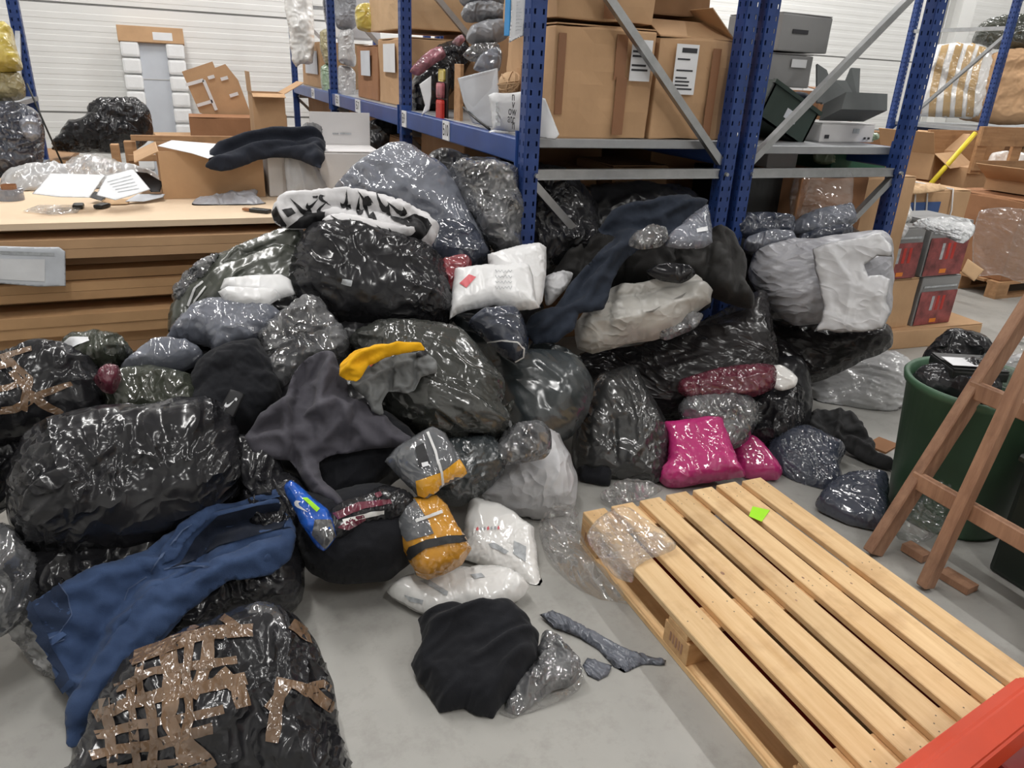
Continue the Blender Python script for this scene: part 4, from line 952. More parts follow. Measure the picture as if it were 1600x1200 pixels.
soft('brown_sack', [(-30, 112), (30, 112), (40, 150), (20, 158), (-30, 156)], 'khaki_film', Y=5.35, elev=10, T=.12, label='brownish sack under the yellow sack at the left border', cat='sack')
soft('dark_sack', [(-30, 165), (30, 160), (62, 178), (72, 210), (64, 262), (20, 280), (-30, 275)], 'navy_wrap', Y=5.2, elev=10, T=.15, label='dark blue wrapped sack low on the rack at the left border', cat='sack')
soft('clear_packet', [(30, 190), (45, 180), (58, 185), (64, 210), (50, 222), (36, 212)], 'slate_wrap', Y=5.0, elev=10, T=.05, label='pale clear packet with dark hooks at the left border', cat='packet')

# ------------------------------------------------------------------ the heap: back row
S = soft
S('black_bag', [(706, 262), (740, 246), (800, 250), (870, 262), (915, 290), (935, 330), (930, 400), (850, 430), (770, 400), (740, 350)], 'black', Y=3.25, elev=20, T=.22, low=.05, label='large black crinkled bag behind the front blue post', cat='bag')
S('black_bag', [(655, 268), (672, 240), (700, 234), (735, 246), (760, 262), (730, 300), (690, 300)], 'black_soft', Y=3.75, elev=20, T=.15, low=.04, label='dark bag with a pale streak under the rack beam', cat='bag')
S('black_bag', [(900, 300), (960, 285), (1060, 290), (1110, 330), (1110, 480), (1000, 500), (900, 470), (880, 380)], 'black_soft', Y=3.2, elev=25, T=.2, low=.04, label='filler black bag added for shade under the rack, behind the navy jacket', cat='bag')  # this and the next two bags are filler, added for shade in the heap
S('black_bag', [(1130, 350), (1200, 345), (1300, 350), (1350, 370), (1350, 470), (1250, 500), (1150, 480)], 'black_soft', Y=3.15, elev=25, T=.2, low=.04, label='filler black bag added for shade behind the torn pale sack', cat='bag')
S('black_bag', [(560, 330), (640, 325), (740, 370), (800, 420), (850, 480), (800, 540), (640, 540), (560, 480)], 'black_soft', Y=3.12, elev=30, T=.2, low=.03, label='filler black bag added for shade behind the white parcels', cat='bag')
S('crumpled_film_bag', [(702, 268), (722, 254), (770, 256), (812, 270), (815, 392), (780, 400), (755, 372), (728, 320)], 'silver_crinkle', Y=3.08, elev=25, T=.12, low=.05, wr=.02, label='crumpled clear film bag over dark clothes, left of the front blue post', cat='bag')
S('garment_bag', [(520, 302), (548, 270), (580, 250), (622, 231), (655, 242), (700, 272), (728, 308), (748, 352), (768, 398), (740, 414), (690, 404), (640, 365), (560, 335)], 'slate_wrap', Y=3.3, elev=38, T=.16, low=.03, wr=.008, wdir=-20, label='clear garment bag with dark blue clothes beside the white carton', cat='bag')
S('navy_bundle', [(640, 372), (690, 345), (735, 350), (765, 395), (755, 412), (715, 425), (675, 405)], 'navy_wrap', Y=3.02, elev=35, T=.1, label='dark navy bundle between the printed jacket and the white parcels', cat='bundle')
# left shoulder of the heap
S('olive_jacket', [(262, 520), (272, 470), (290, 445), (330, 410), (380, 385), (420, 368), (470, 356), (490, 400), (480, 470), (440, 500), (380, 505), (320, 510)], 'olive', Y=3.0, elev=35, T=.14, low=.025, wr=.008, wdir=35, folds=[([(300, 490), (330, 440), (400, 405)], .03, -.03), ([(385, 408), (430, 395), (460, 400)], .018, -.03), ([(310, 470), (370, 400)], .02, .02)], label='olive green padded jacket in film against the cardboard stack', cat='jacket')
for k, ln in enumerate(([(293, 478), (305, 450), (318, 440)], [(300, 490), (305, 470), (322, 448)])):
    i_ = SOFT[-1]; stripe(i_, 'drawstring', ln, 3, 'string', off=.006, sp=.006)
S('clear_packet', [(268, 462), (285, 430), (320, 405), (350, 395), (330, 430), (300, 460), (282, 480)], 'silver_crinkle', Y=2.97, elev=30, T=.06, label='dark crinkled film edge along the olive jacket', cat='film')
BC = S('plastic_bale', [(455, 480), (448, 440), (458, 400), (478, 362), (520, 352), (570, 354), (625, 372), (690, 412), (706, 455), (712, 500), (680, 520), (600, 522), (520, 510), (470, 495)], 'black', Y=2.85, elev=38, T=.2, R=.16, low=.025, wr=.008, wdir=-30, label='large black plastic bale in the middle of the heap under the printed jacket', cat='bale')
patch(BC, 'small_label', [(535, 436), (551, 439), (549, 448), (533, 444)], 'paper_grey', .004, .006)
S('red_garment', [(606, 376), (640, 382), (672, 405), (690, 425), (700, 452), (690, 460), (660, 425), (625, 395)], 'red_wrap', Y=2.83, elev=40, T=.06, label='dark red garment in film along the top edge of the black bale', cat='garment')
S('red_garment', [(668, 425), (690, 408), (718, 398), (735, 402), (738, 415), (722, 440), (705, 462), (690, 450)], 'red_wrap', Y=2.76, elev=40, T=.06, label='red film-wrapped garment touching the white parcels', cat='garment')
J = S('printed_jacket', [(425, 330), (432, 315), (450, 304), (520, 297), (580, 303), (640, 322), (683, 345), (687, 362), (672, 386), (655, 382), (600, 376), (540, 362), (500, 354), (470, 357), (445, 358), (430, 348)], 'white_cloth', Y=2.95, elev=38, T=.06, Tb=.04, R=.05, ex=.1, low=.01, wr=0, bil=0.009, bf=10, bdir=-8, folds=[([(470, 345), (520, 330), (580, 335), (640, 352)], .016, -.03), ([(450, 318), (540, 308), (630, 335)], .03, .02), ([(640, 340), (660, 360), (668, 382)], .014, -.02)], label='white padded jacket with bold black swoosh prints lying on the heap', cat='jacket')
def swoosh(info, cx, cy, s, rot, mat='jet', name='swoosh_print', off=.003, fl=1):
    base = [(-1.02, .12), (-.88, .4), (-.55, .52), (-.1, .36), (1.08, -.46), (-.2, .02), (-.5, .02), (-.58, -.12), (-.5, -.4), (-.85, -.12)]
    c, sn = math.cos(math.radians(rot)), math.sin(math.radians(rot))
    P = [(cx+s*(x*fl*c-y*sn), cy+s*(x*fl*sn+y*c)) for x, y in base]
    return patch(info, name, P, mat, off, .005)
for (cx, cy, s, r, f) in ((470, 325, 15, 20, -1), (507, 314, 9, 60, 1), (488, 319, 9, -20, 1), (503, 324, 9, 110, -1), (540, 312, 11, -60, 1), (561, 322, 11, 70, -1), (574, 326, 15, 100, 1), (569, 311, 11, 30, -1), (596, 317, 14, 40, -1), (620, 327, 13, 15, -1)):
    swoosh(J, cx, cy, s*1.3, r, fl=f)
for q in ([(488, 307), (497, 306), (496, 310), (489, 310)], [(539, 321), (548, 319), (549, 327), (541, 328)], [(440, 328), (456, 325), (462, 333), (450, 340)]): patch(J, 'block_print', q, 'jet', .003, .005)
JS = S('sleeve', [(504, 348), (512, 335), (545, 333), (580, 343), (620, 350), (650, 355), (642, 367), (610, 373), (560, 369), (520, 359)], 'white_cloth', Y=2.86, elev=38, T=.03, Tb=.03, R=.03, low=.008, wr=0, bil=.008, bf=10, ex=.08, parent=J['o'], zmin=.3)
JS['o'].parent = J['o']
for (cx, cy, s, r, f) in ((535, 348, 17, 8, -1), (566, 354, 9, 60, 1), (600, 360, 11, 10, -1)):
    swoosh(JS, cx, cy, s*1.2, r, fl=f)
patch(J, 'black_cuff', [(425, 332), (432, 322), (437, 335), (448, 352), (446, 358), (430, 350)], 'jet', .004, .006)
patch(J, 'black_lining', [(478, 335), (508, 331), (506, 345), (498, 355), (470, 357), (448, 357), (462, 346)], 'jet', .004, .008)
patch(J, 'black_lining', [(606, 322), (612, 338), (630, 342), (648, 334), (668, 342), (674, 352), (668, 365), (656, 376), (640, 374), (628, 362), (632, 352), (615, 345), (604, 335)], 'jet', .004, .008)
patch(J, 'badge_print', [(577, 337), (583, 331), (590, 345), (580, 352), (574, 346)], 'jet', .004, .006)
text_p = at(622, 330, Y=2.86)
# white parcels
W2 = S('white_parcel', [(762, 398), (800, 388), (842, 379), (852, 386), (852, 430), (849, 470), (842, 482), (800, 485), (765, 470)], 'white_mailer', Y=2.72, elev=40, T=.055, low=.006, wr=.003, rnd=False, label='white parcel leaning behind the labelled white parcel', cat='parcel')
W1 = S('white_parcel', [(709, 418), (760, 414), (826, 412), (832, 430), (838, 468), (846, 482), (830, 484), (770, 478), (715, 490), (704, 500), (706, 450)], 'white_mailer', Y=2.6, elev=45, T=.05, low=.005, wr=.003, rnd=False, label='white parcel with a red sticker and handwritten lines on the heap', cat='parcel')
patch(W1, 'red_sticker', [(718, 443), (733, 429), (744, 433), (729, 450)], 'pink_label', .003, .005)
for k in range(4):
    vv = 424+k*8.5; L = [(774+q*2.6, vv+(2.2 if q % 2 else -1.6)+random.uniform(-1, 1)) for q in range(11)]
    stripe(W1, 'handwriting', L, 1.0, 'paper_grey', off=.003, sp=.004)
S('white_mailer', [(344, 452), (350, 436), (400, 430), (440, 429), (455, 438), (462, 460), (430, 468), (380, 462)], 'white_mailer', Y=2.76, elev=50, T=.03, Tb=.02, low=.004, wr=.002, ex=.02, edge=.002, rnd=False, label='white plastic mailer, upper of two left of the black bale', cat='mailer')
S('white_mailer', [(341, 456), (356, 449), (430, 452), (440, 464), (415, 480), (372, 478), (350, 470)], 'white_mailer', Y=2.68, elev=50, T=.03, Tb=.02, low=.004, wr=.002, ex=.02, edge=.002, rnd=False, label='white plastic mailer, lower of two left of the black bale', cat='mailer')
S('black_packet', [(415, 480), (440, 462), (470, 455), (520, 480), (530, 515), (470, 520), (430, 505)], 'black_soft', Y=2.78, elev=45, T=.06, label='flat black packet under the white mailers', cat='packet')
S('clear_packet', [(258, 532), (300, 490), (335, 474), (372, 471), (415, 480), (445, 502), (448, 525), (418, 540), (368, 548), (335, 558), (325, 540), (290, 536)], 'slate_wrap', Y=2.68, elev=50, T=.1, low=.015, wr=.006, label='large shiny grey-blue garment packet below the white mailers', cat='packet')
S('clear_packet', [(186, 580), (215, 550), (250, 534), (290, 537), (317, 551), (312, 570), (270, 583), (220, 584)], 'slate_wrap', Y=2.6, elev=50, T=.07, low=.012, label='smaller shiny grey packet left of the large grey-blue one', cat='packet')
S('crumpled_film_bag', [(402, 530), (425, 505), (450, 480), (478, 466), (500, 470), (520, 500), (548, 525), (540, 560), (490, 570), (455, 600), (430, 610), (408, 580)], 'silver_crinkle', Y=2.58, elev=45, T=.1, low=.03, wr=.018, label='sharply crumpled clear film bag above the grey jacket', cat='bag')
S('black_bag', [(500, 520), (560, 500), (640, 498), (720, 515), (740, 545), (640, 560), (540, 560)], 'black_soft', Y=2.7, elev=50, T=.08, label='flat black bag below the black bale and above the yellow hoodie', cat='bag')
bg = S('black_garment', [(285, 640), (292, 600), (312, 565), (350, 548), (405, 536), (425, 560), (445, 600), (440, 640), (400, 680), (340, 680), (300, 660)], 'black_cloth', Y=2.5, elev=45, T=.14, cloth=True, rnd=False, ex=.05, low=.02, wr=0, bil=0.008, bf=8, folds=[([(310, 620), (380, 590), (430, 600)], .03, -.012)], label='black garment with a swoosh hang tag, right of the green packet', cat='garment')
ht = S('hang_tag', [(341, 642), (360, 608), (374, 612), (383, 616), (366, 652), (352, 650)], 'jet', Y=2.3, elev=35, T=.003, Tb=.002, R=.01, low=0, wr=0, edge=0, rnd=False, label='black hang tag with a small white swoosh and eyelet', cat='tag')
swoosh(ht, 359, 631, 9, -15, 'paper', 'swoosh_print', .002)
patch(ht, 'eyelet', [(366, 624), (369, 621), (371, 624), (369, 627)], 'paper', .002, .003)
S('green_packet', [(160, 610), (180, 580), (240, 575), (300, 590), (318, 630), (310, 655), (240, 660), (180, 655)], 'green_wrap', Y=2.48, elev=45, T=.09, low=.015, label='dark green garment in clear film at the left of the heap', cat='packet')
S('red_packet', [(145, 592), (160, 578), (185, 574), (190, 592), (178, 615), (160, 612)], 'maroon_wrap', Y=2.42, elev=45, T=.05, label='small dull red packet wedged beside the taped bag', cat='packet')
ob = S('olive_packet', [(92, 545), (108, 528), (140, 524), (180, 526), (208, 545), (205, 562), (170, 578), (120, 575)], 'green_wrap', Y=2.62, elev=45, T=.08, label='olive packet with a white label at the foot of the cardboard stack', cat='packet')
patch(ob, 'white_label', [(98, 537), (110, 527), (137, 527), (140, 533), (112, 543)], 'paper', .004, .008)
LB = S('taped_bag', [(-130, 600), (-60, 570), (0, 556), (30, 545), (60, 535), (100, 540), (142, 562), (166, 600), (168, 640), (140, 670), (80, 680), (0, 700), (-90, 715), (-140, 670)], 'black', Y=2.52, elev=40, T=.15, low=.03, wr=.01, label='black bag bound with brown tape at the far left of the heap', cat='bag')
for ln, w in (([(-20, 575), (20, 565), (45, 590), (35, 640)], 13), ([(-30, 650), (20, 640), (60, 618), (110, 600)], 11), ([(20, 580), (45, 615), (95, 650)], 12), ([(-20, 610), (40, 600)], 9), ([(0, 560), (50, 545)], 8)): stripe(LB, 'tape', ln, w, 'tape', wob=.006)
S('black_bag', [(-150, 730), (-90, 690), (-10, 672), (30, 665), (55, 690), (30, 760), (0, 800), (-90, 840), (-150, 810)], 'black', Y=2.42, elev=40, T=.1, low=.03, label='crinkled black bag at the left border beside the big bale', cat='bag')
S('black_bag', [(-10, 880), (60, 850), (160, 840), (300, 800), (400, 770), (440, 790), (400, 850), (250, 890), (120, 930), (20, 960)], 'black', Y=2.08, elev=45, T=.08, low=.02, label='black bag squeezed between the big left bale and the jeans', cat='bag')
S('black_bag', [(372, 760), (420, 735), (470, 745), (495, 790), (480, 850), (430, 860), (380, 820)], 'black', Y=2.1, elev=42, T=.08, low=.02, label='black bag between the big left bale and the blue packet', cat='bag')
BL = S('plastic_bale', [(10, 770), (35, 700), (75, 662), (150, 645), (240, 640), (320, 630), (352, 645), (376, 680), (386, 725), (378, 775), (330, 815), (250, 850), (130, 870), (45, 862), (15, 825)], 'black', Y=2.2, elev=48, T=.2, R=.17, low=.02, wr=.008, wdir=25, label='big black plastic bale at the left, above the blue jeans', cat='bale')
S('clear_film_pack', [(355, 690), (385, 680), (430, 705), (450, 760), (430, 790), (385, 785), (365, 740)], 'black', Y=2.18, elev=40, T=.07, low=.02, label='shiny black wrap bulging at the right end of the big left bale', cat='bag')
S('black_bag', [(-130, 870), (-60, 830), (5, 820), (40, 850), (60, 900), (40, 960), (-10, 1000), (-90, 1010), (-135, 950)], 'silver_crinkle', Y=1.98, elev=40, T=.1, low=.03, label='crumpled film bag peeking out left of the jeans', cat='bag')
# middle
S('plastic_bale', [(545, 530), (600, 506), (660, 504), (720, 518), (758, 555), (790, 600), (785, 640), (800, 665), (770, 690), (700, 690), (640, 680), (590, 650), (570, 590)], 'olive_black', Y=2.4, elev=40, T=.17, R=.15, low=.02, wr=.008, wdir=-25, label='olive-black film-wrapped bale under the yellow hoodie', cat='bale')
S('film_corner', [(755, 650), (775, 640), (803, 624), (800, 640), (790, 670), (785, 700), (765, 690)], 'olive_black', Y=2.3, elev=35, T=.03, low=.01, label='stiff film corner sticking out of the olive-black bale', cat='film')
S('teal_bag', [(690, 505), (720, 492), (760, 500), (800, 545), (850, 545), (905, 562), (928, 600), (918, 645), (895, 680), (850, 700), (800, 690), (780, 640), (755, 570), (710, 530)], 'teal_black', Y=2.55, elev=38, T=.18, R=.16, low=.02, wr=.006, wdir=-30, label='dark teal wrapped bag in the middle, behind the pale grey bag', cat='bag')
nv = S('navy_packet', [(732, 505), (755, 486), (808, 483), (822, 515), (823, 552), (803, 566), (778, 550), (750, 525)], 'navy_wrap', Y=2.48, elev=40, T=.09, low=.012, label='navy film packet tied with white string below the white parcels', cat='packet')
stripe(nv, 'string', [(762, 535), (785, 532), (808, 535), (818, 545), (817, 558), (805, 565)], 2.2, 'string', off=.006, sp=.006)
S('teal_packet', [(824, 552), (830, 536), (852, 534), (890, 548), (912, 566), (880, 568), (845, 562)], 'teal_black', Y=2.62, elev=45, T=.05, label='flat dark teal packet on top of the teal bag', cat='packet')
S('black_bag', [(640, 690), (700, 680), (770, 685), (790, 720), (770, 760), (720, 790), (680, 780), (650, 740)], 'teal_black', Y=2.22, elev=40, T=.14, low=.02, label='dark bag between the grey-and-yellow packet and the pale grey bag', cat='bag')
S('dark_trousers', [(480, 700), (540, 670), (600, 640), (640, 668), (655, 695), (620, 730), (570, 770), (520, 780), (480, 750)], 'black_cloth', Y=2.22, elev=40, T=.07, low=.02, label='black garment under the grey jacket', cat='garment')
CB = S('black_bag', [(455, 810), (468, 770), (520, 770), (590, 755), (650, 780), (668, 830), (640, 880), (600, 908), (540, 912), (490, 898), (462, 860)], 'black_cloth', Y=2.02, elev=45, T=.16, low=.02, wr=.004, label='matte black sack on the floor in front of the heap', cat='sack')
BPk = S('blue_packet', [(444, 762), (455, 751), (480, 772), (512, 795), (528, 838), (508, 862), (485, 840), (458, 795)], 'bluepk', Y=1.93, elev=45, T=.04, low=.008, label='bright blue film packet with yellow and white marks', cat='packet')
patch(BPk, 'yellow_mark', [(472, 778), (480, 778), (500, 795), (495, 800)], 'lime', .003, .006); swoosh(BPk, 470, 792, 12, 60, 'paper', 'white_mark')
patch(BPk, 'clear_end', [(492, 812), (516, 812), (524, 838), (508, 858), (488, 836)], 'silver_crinkle', .004, .01)
RP = S('red_packet', [(500, 815), (520, 790), (560, 772), (600, 758), (640, 770), (650, 790), (620, 815), (570, 825), (535, 850), (512, 840)], 'black', Y=1.93, elev=45, T=.06, low=.01, label='black and red striped garment packet beside the blue one', cat='packet')
for pl_ in ([(520, 802), (560, 785), (610, 780), (612, 787), (565, 796), (528, 812)], [(528, 825), (550, 808), (570, 804), (572, 812), (545, 828)], [(585, 772), (594, 768), (598, 774), (590, 779)]): patch(RP, 'red_stripe', pl_, 'maroon_wrap', .004, .008)
for pl_ in ([(535, 812), (580, 800), (600, 797), (600, 803), (560, 812), (538, 822)],): patch(RP, 'white_stripe', pl_, 'white_tee', .004, .008)
# grey jacket
S('black_bag', [(385, 575), (430, 545), (520, 540), (600, 560), (650, 620), (650, 720), (560, 790), (460, 760), (400, 690)], 'black_soft', Y=2.42, elev=42, T=.1, label='black bag under the grey jacket and the hoodie', cat='bag')
S('black_bag', [(150, 575), (240, 545), (340, 520), (460, 520), (480, 600), (440, 680), (300, 690), (170, 680)], 'black_soft', Y=2.66, elev=42, T=.08, label='black bag buried behind the green and grey packets', cat='bag')
GJ = S('grey_jacket', [(376, 675), (400, 640), (438, 612), (452, 575), (478, 548), (505, 538), (526, 540), (530, 560), (542, 585), (545, 612), (575, 622), (605, 640), (640, 668), (655, 690), (640, 700), (600, 695), (560, 700), (530, 705), (500, 718), (505, 745), (530, 772), (548, 792), (530, 798), (495, 772), (470, 742), (450, 715), (415, 712), (385, 700)], 'grey_cloth', Y=2.15, elev=42, T=0.014, Tb=.03, R=.022, cloth=True, rnd=False, ex=.16, bit=160, low=.012, wr=0, bil=0.012, bf=7, drape=(-.06, .16), lowf=7,
       folds=[([(470, 560), (462, 610), (455, 660), (462, 720)], .014, -.05), ([(500, 555), (480, 585), (476, 640)], .02, -.04), ([(440, 620), (455, 645), (458, 690)], .022, .045), ([(515, 560), (505, 610), (500, 640)], .03, .045), ([(400, 650), (440, 640), (450, 670)], .025, .03), ([(385, 685), (430, 675), (450, 690)], .02, .025), ([(395, 668), (435, 660)], .012, -.02), ([(488, 640), (530, 625), (545, 660)], .018, .03), ([(500, 690), (545, 640), (580, 690)], .02, .025), ([(480, 730), (510, 770), (540, 795)], .018, .03), ([(560, 640), (620, 685)], .02, .02), ([(540, 690), (560, 640)], .012, -.025)],
       label='charcoal violet jacket sprawled over the front of the heap', cat='jacket')
# hoodie
HG = S('hoodie', [(546, 590), (556, 570), (590, 552), (620, 541), (664, 540), (684, 552), (686, 574), (660, 580), (650, 600), (636, 606), (606, 602), (596, 622), (598, 638), (590, 642), (578, 634), (566, 612)], 'mgrey_cloth', Y=2.2, elev=45, T=0.014, Tb=.02, R=.022, cloth=True, rnd=False, ex=.2, low=.01, wr=0, bil=0.009, bf=12, drape=(-.05, .10), folds=[([(560, 600), (600, 575), (640, 560)], .015, .02), ([(610, 600), (612, 570)], .012, -.025), ([(648, 555), (650, 600)], .012, -.02), ([(580, 630), (578, 600)], .012, .015)], label='grey hoodie with yellow lining thrown on the heap', cat='hoodie')
S('yellow_lining', [(529, 578), (530, 558), (552, 536), (600, 526), (640, 523), (660, 524), (668, 536), (640, 541), (605, 548), (578, 562), (566, 578), (556, 590), (540, 586)], 'yellow_cloth', Y=2.18, elev=45, T=0.014, Tb=.02, R=.022, cloth=True, rnd=False, ex=.16, buck=20, low=.01, wr=0, bil=0.008, bf=12, bdir=20, drape=(-.05, .10), folds=[([(540, 570), (560, 548), (620, 532)], .015, .02), ([(560, 560), (600, 540)], .01, -.012)], parent=HG['o'], zmin=.1)
patch(HG, 'rust_patch', [(556, 586), (568, 577), (566, 584), (557, 592)], 'orange_cloth', .005, .006); patch(HG, 'rust_patch', [(575, 570), (592, 556), (596, 560), (580, 574)], 'orange_cloth', .005, .006)
patch(HG, 'care_label', [(604, 548), (613, 544), (623, 551), (614, 558)], 'paper', .005, .006); patch(HG, 'dark_pocket', [(650, 552), (672, 546), (673, 552), (651, 560)], 'jet', .004, .006)
# packets at the front of the heap
PA = S('grey_yellow_packet', [(602, 720), (618, 702), (645, 682), (674, 665), (694, 676), (712, 702), (734, 736), (722, 748), (690, 762), (668, 780), (652, 776), (625, 748)], 'grey_wrap', Y=1.98, elev=50, T=.055, low=.006, wr=.004, rnd=False, label='clear packet with a folded grey and yellow garment, upper of two', cat='packet')
patch(PA, 'yellow_band', [(650, 752), (690, 738), (712, 722), (722, 714), (733, 736), (716, 750), (690, 762), (668, 779), (653, 774)], 'yellow_wrap2', .004, .01)
patch(PA, 'dark_print', [(648, 700), (662, 692), (672, 724), (655, 730)], 'jet', .004, .008); patch(PA, 'size_label', [(658, 724), (668, 722), (670, 728), (660, 731)], 'paper', .006, .005)
stripe(PA, 'strap', [(668, 676), (680, 705), (690, 740), (692, 760)], 4, 'string', off=.005, sp=.006)
PB = S('orange_packet', [(611, 806), (622, 788), (650, 778), (682, 773), (700, 790), (718, 825), (736, 855), (722, 880), (692, 900), (668, 908), (650, 900), (632, 868), (615, 836)], 'amber_wrap', Y=1.86, elev=50, T=.08, low=.008, wr=.004, rnd=False, label='clear packet with an orange and grey garment and black band, lower of two', cat='packet')
patch(PB, 'grey_panel', [(612, 806), (622, 790), (648, 780), (668, 812), (678, 834), (650, 842), (636, 846), (618, 822)], 'grey_wrap', .004, .01)
patch(PB, 'black_band', [(632, 872), (640, 855), (665, 844), (700, 838), (730, 837), (733, 846), (700, 850), (665, 858), (645, 872), (638, 884)], 'jet', .006, .008)
patch(PB, 'pale_line', [(648, 812), (690, 798), (691, 802), (650, 817)], 'string', .006, .006)
GB = S('pale_grey_bag', [(716, 775), (732, 752), (765, 742), (774, 715), (784, 682), (818, 656), (846, 656), (872, 676), (892, 712), (904, 745), (902, 785), (886, 806), (845, 815), (790, 805), (750, 790)], 'white_bag', Y=2.3, elev=32, T=.15, R=.15, low=.015, wr=.005, wdir=30, label='pale grey plastic bag, torn open, with shiny packets inside', cat='bag')
S('clear_packet', [(768, 712), (778, 684), (806, 662), (840, 656), (860, 672), (862, 700), (850, 716), (810, 724), (775, 726)], 'silver_crinkle', Y=2.16, elev=35, T=.06, low=.012, label='shiny clear packet showing in the mouth of the pale grey bag', cat='packet')
T1 = S('tshirt_packet', [(716, 872), (720, 850), (728, 812), (734, 772), (760, 780), (800, 798), (834, 824), (838, 860), (847, 915), (842, 928), (826, 924), (790, 900), (755, 884)], 'white_tee', Y=1.98, elev=55, T=.05, Tb=.05, low=.006, wr=.003, rnd=False, label='white T-shirt in a clear packet with small printed marks, upper of two', cat='packet')
for k in range(7): 
    u = 744+k*5.5; patch(T1, 'print', [(u, 826-k*.3), (u+3, 823-k*.3), (u+4, 828-k*.3), (u+1, 830-k*.3)], 'pink_label' if k % 3 == 0 else 'paper_grey', .003, .004)
text_h = None
patch(T1, 'barcode_label', [(803, 845), (822, 854), (821, 878), (802, 866)], 'paper_grey', .004, .006); patch(T1, 'print', [(763, 850), (772, 848), (795, 862), (790, 866), (768, 856)], 'paper_grey', .004, .005)
T2 = S('tshirt_packet', [(604, 926), (622, 908), (660, 896), (705, 888), (770, 888), (812, 902), (828, 916), (815, 934), (780, 946), (725, 955), (690, 964), (655, 955), (625, 940)], 'white_tee', z=.05, elev=78, T=.05, Tb=.06, low=.006, wr=.004, label='white T-shirt in a clear packet lying on the floor, lower of two', cat='packet')
patch(T2, 'print', [(655, 908), (668, 905), (700, 925), (698, 932), (675, 918)], 'paper_grey', .003, .005); patch(T2, 'print', [(735, 898), (752, 896), (758, 902), (742, 905)], 'paper_grey', .003, .005); patch(T2, 'print', [(632, 930), (662, 938), (660, 944), (640, 940)], 'paper_grey', .003, .005)
SW = S('black_sweatshirt', [(637, 1040), (650, 1018), (656, 1005), (651, 968), (672, 955), (700, 948), (730, 950), (765, 942), (800, 942), (830, 965), (847, 988), (843, 1015), (838, 1045), (815, 1080), (790, 1105), (772, 1130), (745, 1122), (722, 1108), (688, 1118), (668, 1090), (652, 1068)], 'black_cloth', z=.04, elev=74, T=.09, Tb=.05, R=.10, cloth=True, rnd=False, ex=.06, buck=35, low=.016, wr=0, bil=0.009, bf=7, bdir=35, lowf=7, folds=[([(690, 1110), (740, 1050), (800, 1015), (840, 1000)], .02, .03), ([(700, 1095), (760, 1030), (830, 985)], .02, -.025), ([(660, 1000), (710, 990), (750, 970)], .02, .02), ([(655, 985), (700, 975), (760, 955)], .015, -.02), ([(770, 1120), (790, 1060), (830, 1030)], .02, .02)], label='black sweatshirt crumpled on the bare floor', cat='sweatshirt')
S('clear_bag', [(788, 1108), (805, 1070), (835, 1040), (848, 990), (870, 998), (892, 1018), (911, 1045), (895, 1068), (868, 1080), (845, 1092), (825, 1108), (808, 1120)], 'silver_crinkle', z=.03, elev=76, T=.05, Tb=.03, low=.016, wr=.012, label='crumpled clear bag beside the black sweatshirt on the floor', cat='bag')
S('clear_bag', [(780, 1118), (800, 1100), (840, 1090), (880, 1078), (905, 1062), (912, 1052), (905, 1078), (870, 1098), (820, 1118), (800, 1126)], 'clear', z=.01, elev=80, T=.02, Tb=.01, low=.008, label='loose clear film edge under the crumpled bag on the floor', cat='film')
S('tape_strip', [(842, 960), (862, 953), (890, 970), (930, 990), (965, 1008), (1000, 1020), (1038, 1030), (1036, 1040), (1005, 1040), (975, 1050), (958, 1042), (935, 1016), (905, 996), (865, 982)], 'tape_grey', z=.008, elev=84, T=.009, Tb=.006, R=.012, rnd=False, low=.004, wr=.007, wf=30, sp=.006, ex=.12, wdir=-38, label='twisted grey plastic strip on the floor left of the pallet', cat='strip')
S('tape_strip', [(910, 1040), (918, 1028), (956, 1040), (950, 1055), (935, 1064), (918, 1055)], 'tape_grey', z=.006, elev=84, rnd=False, T=.006, R=.01, Tb=.006, low=.005, wr=.006, label='short grey plastic scrap beside the twisted strip', cat='strip')
# right half of the heap
S('plastic_bale', [(885, 600), (905, 555), (1000, 540), (1100, 500), (1192, 455), (1210, 520), (1215, 590), (1150, 640), (1040, 660), (940, 640)], 'black_tight', Y=2.75, elev=38, T=.2, R=.17, low=.02, wr=.006, wdir=20, label='long black wrapped bale under the torn cream bag', cat='bale')
S('black_bag', [(1000, 610), (1060, 585), (1150, 560), (1250, 560), (1270, 610), (1260, 670), (1200, 700), (1100, 700), (1020, 680)], 'black_soft', Y=2.62, elev=40, T=.15, label='black bag under the long bale, behind the pink packets', cat='bag')
CR = S('torn_cream_bag', [(900, 545), (896, 505), (930, 472), (958, 452), (1000, 444), (1045, 440), (1085, 428), (1112, 452), (1110, 472), (1080, 492), (1060, 516), (1020, 532), (965, 542), (925, 554)], 'cream_bag', Y=2.62, elev=40, T=.11, low=.03, wr=.014, wdir=15, ex=.14, rnd=False, folds=[([(940, 480), (1010, 470), (1100, 440)], .02, -.03), ([(925, 520), (1000, 510), (1080, 480)], .025, .025), ([(960, 455), (950, 530)], .02, -.025)], label='torn cream plastic bag over a pale garment, right of the white parcels', cat='bag')
for pl_ in ([(1052, 468), (1064, 462), (1073, 457), (1066, 465)], [(1008, 488), (1022, 484), (1034, 478), (1020, 488)]): patch(CR, 'tear', pl_, 'tear', .003, .005)
S('clear_scrap', [(1022, 520), (1040, 495), (1070, 488), (1100, 490), (1090, 510), (1070, 520), (1040, 532)], 'silver_crinkle', Y=2.5, elev=40, T=.03, low=.02, label='crumpled film scrap on the long black bale', cat='film')
S('white_scrap', [(850, 462), (852, 432), (880, 424), (895, 428), (885, 450), (862, 476), (853, 478)], 'white_bag', Y=2.75, elev=35, T=.04, label='white bag corner between the white parcels and the navy sleeve', cat='bag')
